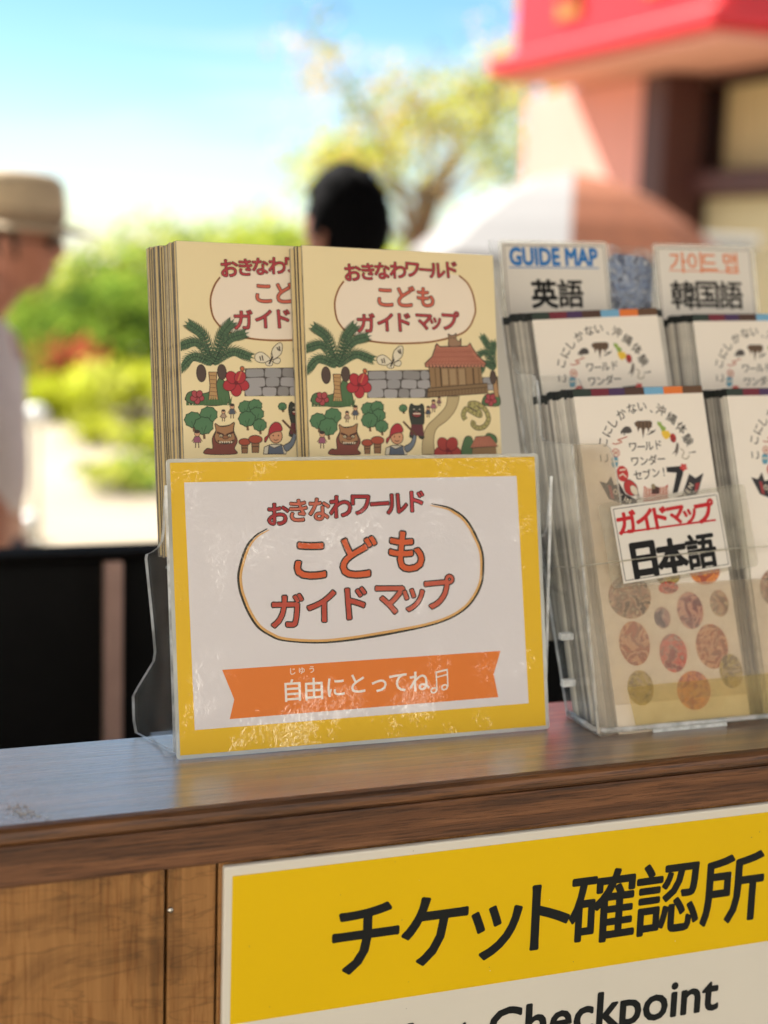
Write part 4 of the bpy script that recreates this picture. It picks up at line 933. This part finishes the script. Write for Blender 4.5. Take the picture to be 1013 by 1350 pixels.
# building with the red fascia
C1 = P(953, 40, 9.0); E1 = P(655, 107, 11.9)
axa = Vector((E1.x - C1.x, E1.y - C1.y, 0)); LA = axa.length; axa.normalize(); axb = Vector((-axa.y, axa.x, 0))
if axb.dot(Vector((CAM.x - C1.x, CAM.y - C1.y, 0))) > 0: axb = -axb
BM_ = Matrix(((axa.x, axb.x, 0, C1.x), (axa.y, axb.y, 0, C1.y), (0, 0, 1, 0), (0, 0, 0, 1)))
bd = thing('red_building', 'building with a broad red fascia and pink walls at the upper right', 'building', BM_)
Bi = BM_.inverted()
def onwall(px_, py_, off):           # (a, z) on the wall plane `off` metres behind the fascia face
    o = Bi @ CAM; d_ = Bi.to_3x3() @ ray(px_, py_); k = (off - o.y) / d_.y; v = o + d_ * k; return v.x, v.z
zl = C1.z; redm = pm('c41414', .35, var=.06, scale=2); pink = pm('e09a8c', .7, var=.06, scale=1.5); sof = pm('d59a88', .8); dkm = pm('4a2620', .6); tanm = pm('c4ae80', .6, var=.08, scale=3); goldm = pm('c87a2c', .4)
DEP = 5.0
def bx(name, a0, a1, b0, b1, z0, z1, m, bev=.01):
    b = MB(); b.box(a0, a1, b0, b1, z0, z1, m, bev); return b.build(name, bd)
fas = bx('fascia', 0, LA - .3, 0, DEP, zl + .13, zl + 1.5, redm, .02)
bx('fascia_ledge', -.12, LA - .12, -.14, DEP + .1, zl - .0, zl + .128, redm, .02)
bx('soffit', -.05, LA - .2, -.05, DEP, zl - .05, zl - .002, sof)
bx('roof', -.3, LA + .0, -.3, DEP + .3, zl + 1.502, zl + 1.72, redm, .03)
def gold(px_, w_):
    a0, _ = onwall(px_, 10, -.004); b = MB()
    b.box(a0 - w_ / 2, a0 + w_ / 2, -.03, -.004, zl + .30, zl + 1.2, goldm, .02); b.box(a0 - w_ * .32, a0 + w_ * .32, -.045, -.031, zl + .42, zl + 1.08, redm, .02); b.box(a0 - w_ * .12, a0 + w_ * .12, -.06, -.046, zl + .55, zl + .95, goldm, .01); b.build('gold_plaque', bd)
gold(752, .34); gold(868, .30)
wo = .55
aL, _ = onwall(690, 200, wo); aR, _ = onwall(846, 200, wo)
bx('wall', aR, aL, wo, wo + .25, 0, zl - .06, pink)
bx('corner_post', aR - .32, aR - .005, wo - .02, wo + .3, 0, zl - .06, dkm)
r0_, _ = onwall(1180, 200, wo + .5)
a1, z1 = onwall(880, 128, wo + .5); _, z0 = onwall(930, 232, wo + .5); _, zs = onwall(930, 262, wo + .5)
bx('lintel', r0_, aR - .33, wo + .3, wo + .6, z1 + .03, zl - .06, dkm)
for k in range(9):
    s0 = aR - .36 - k * .42; bx('shutter', s0 - .40, s0, wo + .45, wo + .5, z0 + .03, z1, tanm)
bx('sill', r0_, aR - .33, wo + .2, wo + .6, zs, z0, dkm); bx('back_wall', r0_, aL, wo + .62, wo + .7, 0, zl - .06, dkm)
bx('lower_wall', r0_, aR - .33, wo + .35, wo + .6, 0, zs - .005, pm('c9b890', .7, var=.06, scale=2))
# planting on the ledge behind the parasol
# white parasol and stall
A_ = P(757, 226, 7.6); rad = .80; zr_ = P(757, 338, 7.6).z
ps = thing('parasol', 'white parasol with one brown panelled side in front of the red building', 'parasol', Matrix.Translation((A_.x, A_.y, 0)))
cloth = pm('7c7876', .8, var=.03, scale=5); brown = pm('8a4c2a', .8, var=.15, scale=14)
b = MB(); fr_ = (CAM - A_); a00 = math.atan2(fr_.y, fr_.x); n8 = 8
rim = [Vector((rad * math.cos(a00 + k * math.pi / 4), rad * math.sin(a00 + k * math.pi / 4), zr_)) for k in range(8)]
apx = Vector((0, 0, A_.z))
for k in range(8):
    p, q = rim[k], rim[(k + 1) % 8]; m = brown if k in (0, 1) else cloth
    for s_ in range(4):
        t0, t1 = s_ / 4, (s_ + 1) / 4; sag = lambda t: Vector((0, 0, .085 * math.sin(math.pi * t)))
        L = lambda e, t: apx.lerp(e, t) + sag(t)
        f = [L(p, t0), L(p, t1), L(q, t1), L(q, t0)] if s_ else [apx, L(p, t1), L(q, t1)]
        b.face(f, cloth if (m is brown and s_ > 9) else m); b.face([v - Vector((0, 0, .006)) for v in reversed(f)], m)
    b.face([p, p - Vector((0, 0, .05)), q - Vector((0, 0, .05)), q], cloth)
b.build('canopy', ps)
b = MB(); b.tube([(0, 0, .05), (0, 0, A_.z - .01)], .02, pm('b9b6b0', .4), 12); b.build('pole', ps)
b = MB(); b.lathe([(0, 0), (.24, 0), (.24, .04), (.06, .08), (.03, .12), (.03, .2), (0, .2)], pm('8f8d88', .6), 24); b.build('base', ps)
g = P(800, 500, 8.6)
stl = thing('market_stall', 'white panelled stall under the white parasol', 'stall', Matrix.Translation((g.x, g.y, 0)) @ Matrix.Rotation(R(-25), 4, 'Z'))
wp = pm('b9b6b0', .6, var=.05, scale=3); zs_ = P(800, 305, 8.6).z
b = MB(); b.box(-.78, .75, 0, .5, .06, zs_ - .06, wp, .02)
for k in range(4): b.box(-.76 + .38 * k, -.42 + .38 * k, -.02, -.002, .15, zs_ - .2, wp, .01)
b.build('cabinet', stl)
b = MB(); b.box(-.82, .79, -.06, .54, zs_ - .058, zs_, pm('c9c6c0', .5), .015); b.build('top', stl)
b = MB(); b.box(-.74, .71, .03, .47, 0, .058, dkm); b.build('plinth', stl)
# white globes on posts, added to stand in for small sun glints
wg = pm('e6e4de', .15, var=.02, coat=1.)
for i, (px_, py_, D) in enumerate(((48, 549, 7.6), (40, 690, 7.9))):
    c = P(px_, py_, D); gl = thing('glint_globe', ('taller' if i == 0 else 'shorter') + ' white globe on a post, added as a sun glint beside the man in the hat', 'lamp', Matrix.Translation((c.x, c.y, 0)))
    b = MB(); bm = bmesh.new(); bmesh.ops.create_uvsphere(bm, u_segments=24, v_segments=14, radius=.06); b.bm(bm, wg, True, Matrix.Translation((0, 0, c.z))); b.build('globe', gl)
    b = MB(); b.tube([(0, 0, 0), (0, 0, max(.02, c.z - .058))], .012, pm('8f8878', .5), 10); b.lathe([(0, 0), (.05, 0), (.05, .015), (.015, .02), (0, .02)], pm('8f8878', .5), 16); b.build('post', gl)

# ------------------------------------------------------------------ people
def skin_mesh(chains, sub=2):
    """chains: lists of (point, radius or (rx, ry)); first vertex of first chain is the root; shared points weld"""
    bm = bmesh.new(); ly = bm.verts.layers.skin.verify(); idx = {}
    for ch in chains:
        prev = None
        for p, r_ in ch:
            k = tuple(round(x, 4) for x in p)
            if k not in idx:
                v = bm.verts.new(p); v[ly].radius = r_ if isinstance(r_, tuple) else (r_, r_); v[ly].use_root = (len(idx) == 0); idx[k] = v
            v = idx[k]
            if prev is not None and prev is not v and not bm.edges.get((prev, v)): bm.edges.new((prev, v))
            prev = v
    me = bpy.data.meshes.new('skin'); bm.to_mesh(me); bm.free(); o = bpy.data.objects.new('skin', me); COL.objects.link(o)
    m = o.modifiers.new('s', 'SKIN'); m.use_smooth_shade = True; m2 = o.modifiers.new('u', 'SUBSURF'); m2.levels = sub; m2.render_levels = sub
    dg = bpy.context.evaluated_depsgraph_get(); dg.update(); r_ = bpy.data.meshes.new_from_object(o.evaluated_get(dg))
    vs_ = [v.co.copy() for v in r_.vertices]; fs = [list(p.vertices) for p in r_.polygons]
    COL.objects.unlink(o); bpy.data.objects.remove(o); return vs_, fs
def head_verts(scale=1.0):
    bm = bmesh.new(); bmesh.ops.create_uvsphere(bm, u_segments=32, v_segments=22, radius=1)
    for v in bm.verts:
        x, y, z = v.co
        w_ = .078 if z > 0 else .078 - .022 * (-z) ** 1.4
        dpt = .098 if y < 0 else .092 + .012 * max(0, -z) 
        if z < -.2 and y < 0: dpt -= .035 * min(1, (-z - .2) * 1.2)
        X, Y, Z = x * w_, y * dpt, z * (.115 if z > 0 else .122)
        if y > .6 and abs(x) < .28 and -.38 < z < .12: Y += .028 * (1 - abs(x) / .28) * (1 - abs(z + .2) / .4 if z > -.2 else 1 - abs(z + .2) / .2)   # nose
        if y > .5 and abs(x) < .6 and .02 < z < .22: Y += .006          # brow
        if y > .6 and .2 < abs(x) < .5 and -.12 < z < .06: Y -= .006    # eye sockets
        if y > .6 and abs(x) < .35 and -.62 < z < -.46: Y += .005       # lips
        if y > .3 and z < -.8: Y += .012                                  # chin
        v.co = (X, Y, Z)
    return bm
def person(M, label, shirt, trous, hair, hat=None, skincol='a06a52', arms=((.24, .02), (.24, .02)), full_hair=False, stoop=0.):
    t = thing('person', label, 'person', M); sk = pm(skincol, .5, var=.05, scale=20)
    def limb_leg(s):
        return [((0, 0, .93), (.15, .11)), ((s * .095, 0, .86), (.085, .09)), ((s * .10, .015, .50), .055), ((s * .10, -.01, .44), .055), ((s * .105, -.03, .28), .05), ((s * .11, -.035, .09), .035), ((s * .115, .03, .04), .035), ((s * .125, .13, .03), (.04, .025))]
    def limb_arm(s, sw):
        x, f = sw
        return [((0, .0, 1.36), (.15, .10)), ((s * .175, -.01, 1.40), .058), ((s * .215, -.02, 1.22), .045), ((s * x, -.01 + f * .4, 1.10), .040), ((s * (x + .01), .03 + f, .98), .034), ((s * (x + .012), .06 + f, .87), (.028, .024)), ((s * (x + .012), .072 + f, .81), (.036, .018))]
    torso = [((0, 0, .93), (.15, .11)), ((0, .0, 1.12), (.135, .10)), ((0, .0, 1.36), (.15, .10)), ((0, -.012, 1.46), .06), ((0, stoop * .6, 1.53), .054), ((0, .012 + stoop, 1.60), .06)]
    ch = [torso, limb_leg(1), limb_leg(-1), limb_arm(1, arms[0]), limb_arm(-1, arms[1])]
    for s, sw in ((1, arms[0]), (-1, arms[1])):
        x, f = sw; px_, py_, pz_ = s * (x + .012), .072 + f, .81
        for k, (dy, ln) in enumerate(((-.026, .062), (-.009, .078), (.009, .084), (.026, .076))):
            ch.append([((px_, py_, pz_), (.036, .018)), ((px_, py_ + dy, pz_ - .035), .0105), ((px_ - s * .006, py_ + dy * 1.05, pz_ - .035 - ln * .5), .009), ((px_ - s * .022, py_ + dy, pz_ - .035 - ln), .0075)])
        ch.append([((s * (x + .012), .06 + f, .87), (.028, .024)), ((px_ - s * .004, py_ + .035, pz_ + .022), .0125), ((px_ - s * .012, py_ + .052, pz_ - .016), .010), ((px_ - s * .016, py_ + .056, pz_ - .045), .008)])
    b = MB(); vs_, fs = skin_mesh(ch, 2); b.mesh(vs_, fs, sk, True)
    HM = Matrix.Translation((0, .022 + stoop, 1.655)); b.bm(head_verts(), sk, True, HM)
    for s in (-1, 1):
        bm = bmesh.new(); bmesh.ops.create_uvsphere(bm, u_segments=12, v_segments=8, radius=1); b.bm(bm, sk, True, HM @ Matrix.Translation((s * .078, -.008, -.012)) @ Matrix.Rotation(R(s * 20), 4, 'Z') @ Matrix.Diagonal((.010, .022, .034, 1)))
        bm = bmesh.new(); bmesh.ops.create_uvsphere(bm, u_segments=10, v_segments=8, radius=.011); b.bm(bm, pm('1c1512', .2), True, HM @ Matrix.Translation((s * .031, .078, .0)))
    b.face([HM @ Vector(p) for p in ((-.022, .0945, -.066), (0, .0995, -.064), (.022, .0945, -.066), (0, .0985, -.074))], pm('7a4440', .5))
    b.build('body', t)
    grow = lambda c, g: [(p, (r_[0] + g, r_[1] + g) if isinstance(r_, tuple) else r_ + g) for p, r_ in c]
    b = MB(); vs_, fs = skin_mesh([grow(torso[:4], .022)] + [grow(limb_arm(s, sw)[:4 if shirt[1] else 6], .016) for s, sw in ((1, arms[0]), (-1, arms[1]))], 2); b.mesh(vs_, fs, pm(shirt[0], .85, var=.06, scale=12, bump=.3), True); b.build('shirt', t)
    b = MB(); vs_, fs = skin_mesh([[((0, 0, 1.0), (.165, .125)), ((0, 0, .93), (.168, .128))]] + [grow(limb_leg(s)[:6], .018) for s in (1, -1)], 2); b.mesh(vs_, fs, pm(trous, .9, var=.08, scale=12), True); b.build('trousers', t)
    for s in (-1, 1):
        b = MB(); vs_, fs = skin_mesh([[((s * .112, -.05, .045), .045), ((s * .117, .03, .045), .048), ((s * .125, .13, .038), (.05, .036)), ((s * .127, .18, .034), (.042, .03))]], 2); b.mesh([(v[0], v[1], max(.002, v[2])) for v in vs_], fs, pm('2b2622', .6), True); b.build('shoe', t)
    bm = head_verts(); kill = []
    for v in bm.verts:
        x, y, z = v.co
        if full_hair: bad = (y > .035 and z < .062) or (y > .0 and z < -.02 and abs(x) > .05) or z < -.085
        else: bad = (y > .02 and z < .07) or z < -.05
        if bad: kill.append(v)
        else:
            g = 1.20 if full_hair else 1.05; jit = random.uniform(-.008, .008) * (1 if full_hair else .4); v.co = (x * g + jit, y * g - .003, z * (g + .03) + jit)
    bmesh.ops.delete(bm, geom=kill, context='VERTS'); bmesh.ops.solidify(bm, geom=bm.faces[:], thickness=.012)
    b = MB(); b.bm(bm, pm(hair, .95, var=.3, scale=90, bump=.6, spec=.08), True, HM); b.build('hair', t)
    if hat:
        b = MB()
        for s in (-1, 1): b.tube([HM @ Vector(p) for p in ((s * .083, -.01, .004), (s * .08, .05, .004), (s * .062, .088, .003))], .003, pm('1c1816', .4), 6)
        for s in (-1, 1):
            ring = [HM @ Vector((s * .034 + .026 * math.cos(k * .524), .106 - .012 * abs(math.cos(k * .524)), .0 + .019 * math.sin(k * .524))) for k in range(13)]; b.tube(ring, .0028, pm('1c1816', .4), 6); b.face(ring[:12], pm('2a2422', .1))
        b.tube([HM @ Vector((-.01, .106, .004)), HM @ Vector((.01, .106, .004))], .0028, pm('1c1816', .4), 6); b.build('glasses', t)
        hm = pm(hat, .9, var=.10, scale=60, bump=.4); hb = pm('a8927a', .9)
        HT = HM @ Matrix.Translation((0, -.004, .052)) @ Matrix.Rotation(R(-4), 4, 'X') @ Matrix.Diagonal((.92, 1.12, 1, 1))
        b = MB(); b.lathe([(.101, -.006), (.106, .03), (.103, .06), (.097, .094), (.078, .114), (.04, .119), (0, .116)], hm, 32, HT); b.build('hat_crown', t)
        b = MB(); b.lathe([(.099, .0), (.125, -.006), (.178, -.018), (.180, -.021), (.177, -.023), (.125, -.011), (.099, -.005)], hm, 32, HT); b.build('hat_brim', t)
        b = MB(); b.lathe([(.1025, .0), (.1075, .02), (.1080, .026)], hb, 32, HT); b.build('hat_band', t)
    return t
# man in profile at the left edge, facing right
H1 = P(16, 318, 3.45); camr = CW[0] * 1.0
fwd = Vector((.9317, -.3618, 0)) * 0 + Vector((ray(900, 300) - ray(100, 300)).xyz); fwd.z = 0; fwd.normalize()
yaw = math.atan2(-fwd.x, fwd.y)
zoff = H1.z - 1.655
sc_ = H1.z / 1.655
H1 -= fwd * .075
person(Matrix.Translation((H1.x, H1.y, 0)) @ Matrix.Rotation(yaw, 4, 'Z') @ Matrix.Diagonal((sc_, sc_, sc_, 1)), 'man in a beige brimmed hat and pale grey shirt standing in profile at the left', ('cbc5ca', False), '4a4a52', '4a4440', 'cdb99c', 'ad7560', arms=((.24, -.05), (.24, -.04)), stoop=.075)
H2 = P(462, 300, 3.3); fw2 = Vector((H2.x - CAM.x, H2.y - CAM.y, 0)).normalized(); yaw2 = math.atan2(-fw2.x, fw2.y) + R(48); sc2 = H2.z / 1.655
person(Matrix.Translation((H2.x, H2.y, 0)) @ Matrix.Rotation(yaw2, 4, 'Z') @ Matrix.Diagonal((sc2, sc2, sc2, 1)), 'dark haired person seen from behind above the booklets', ('5a5a60', True), '33343c', '0c0c0f', None, '8a5644', full_hair=True)
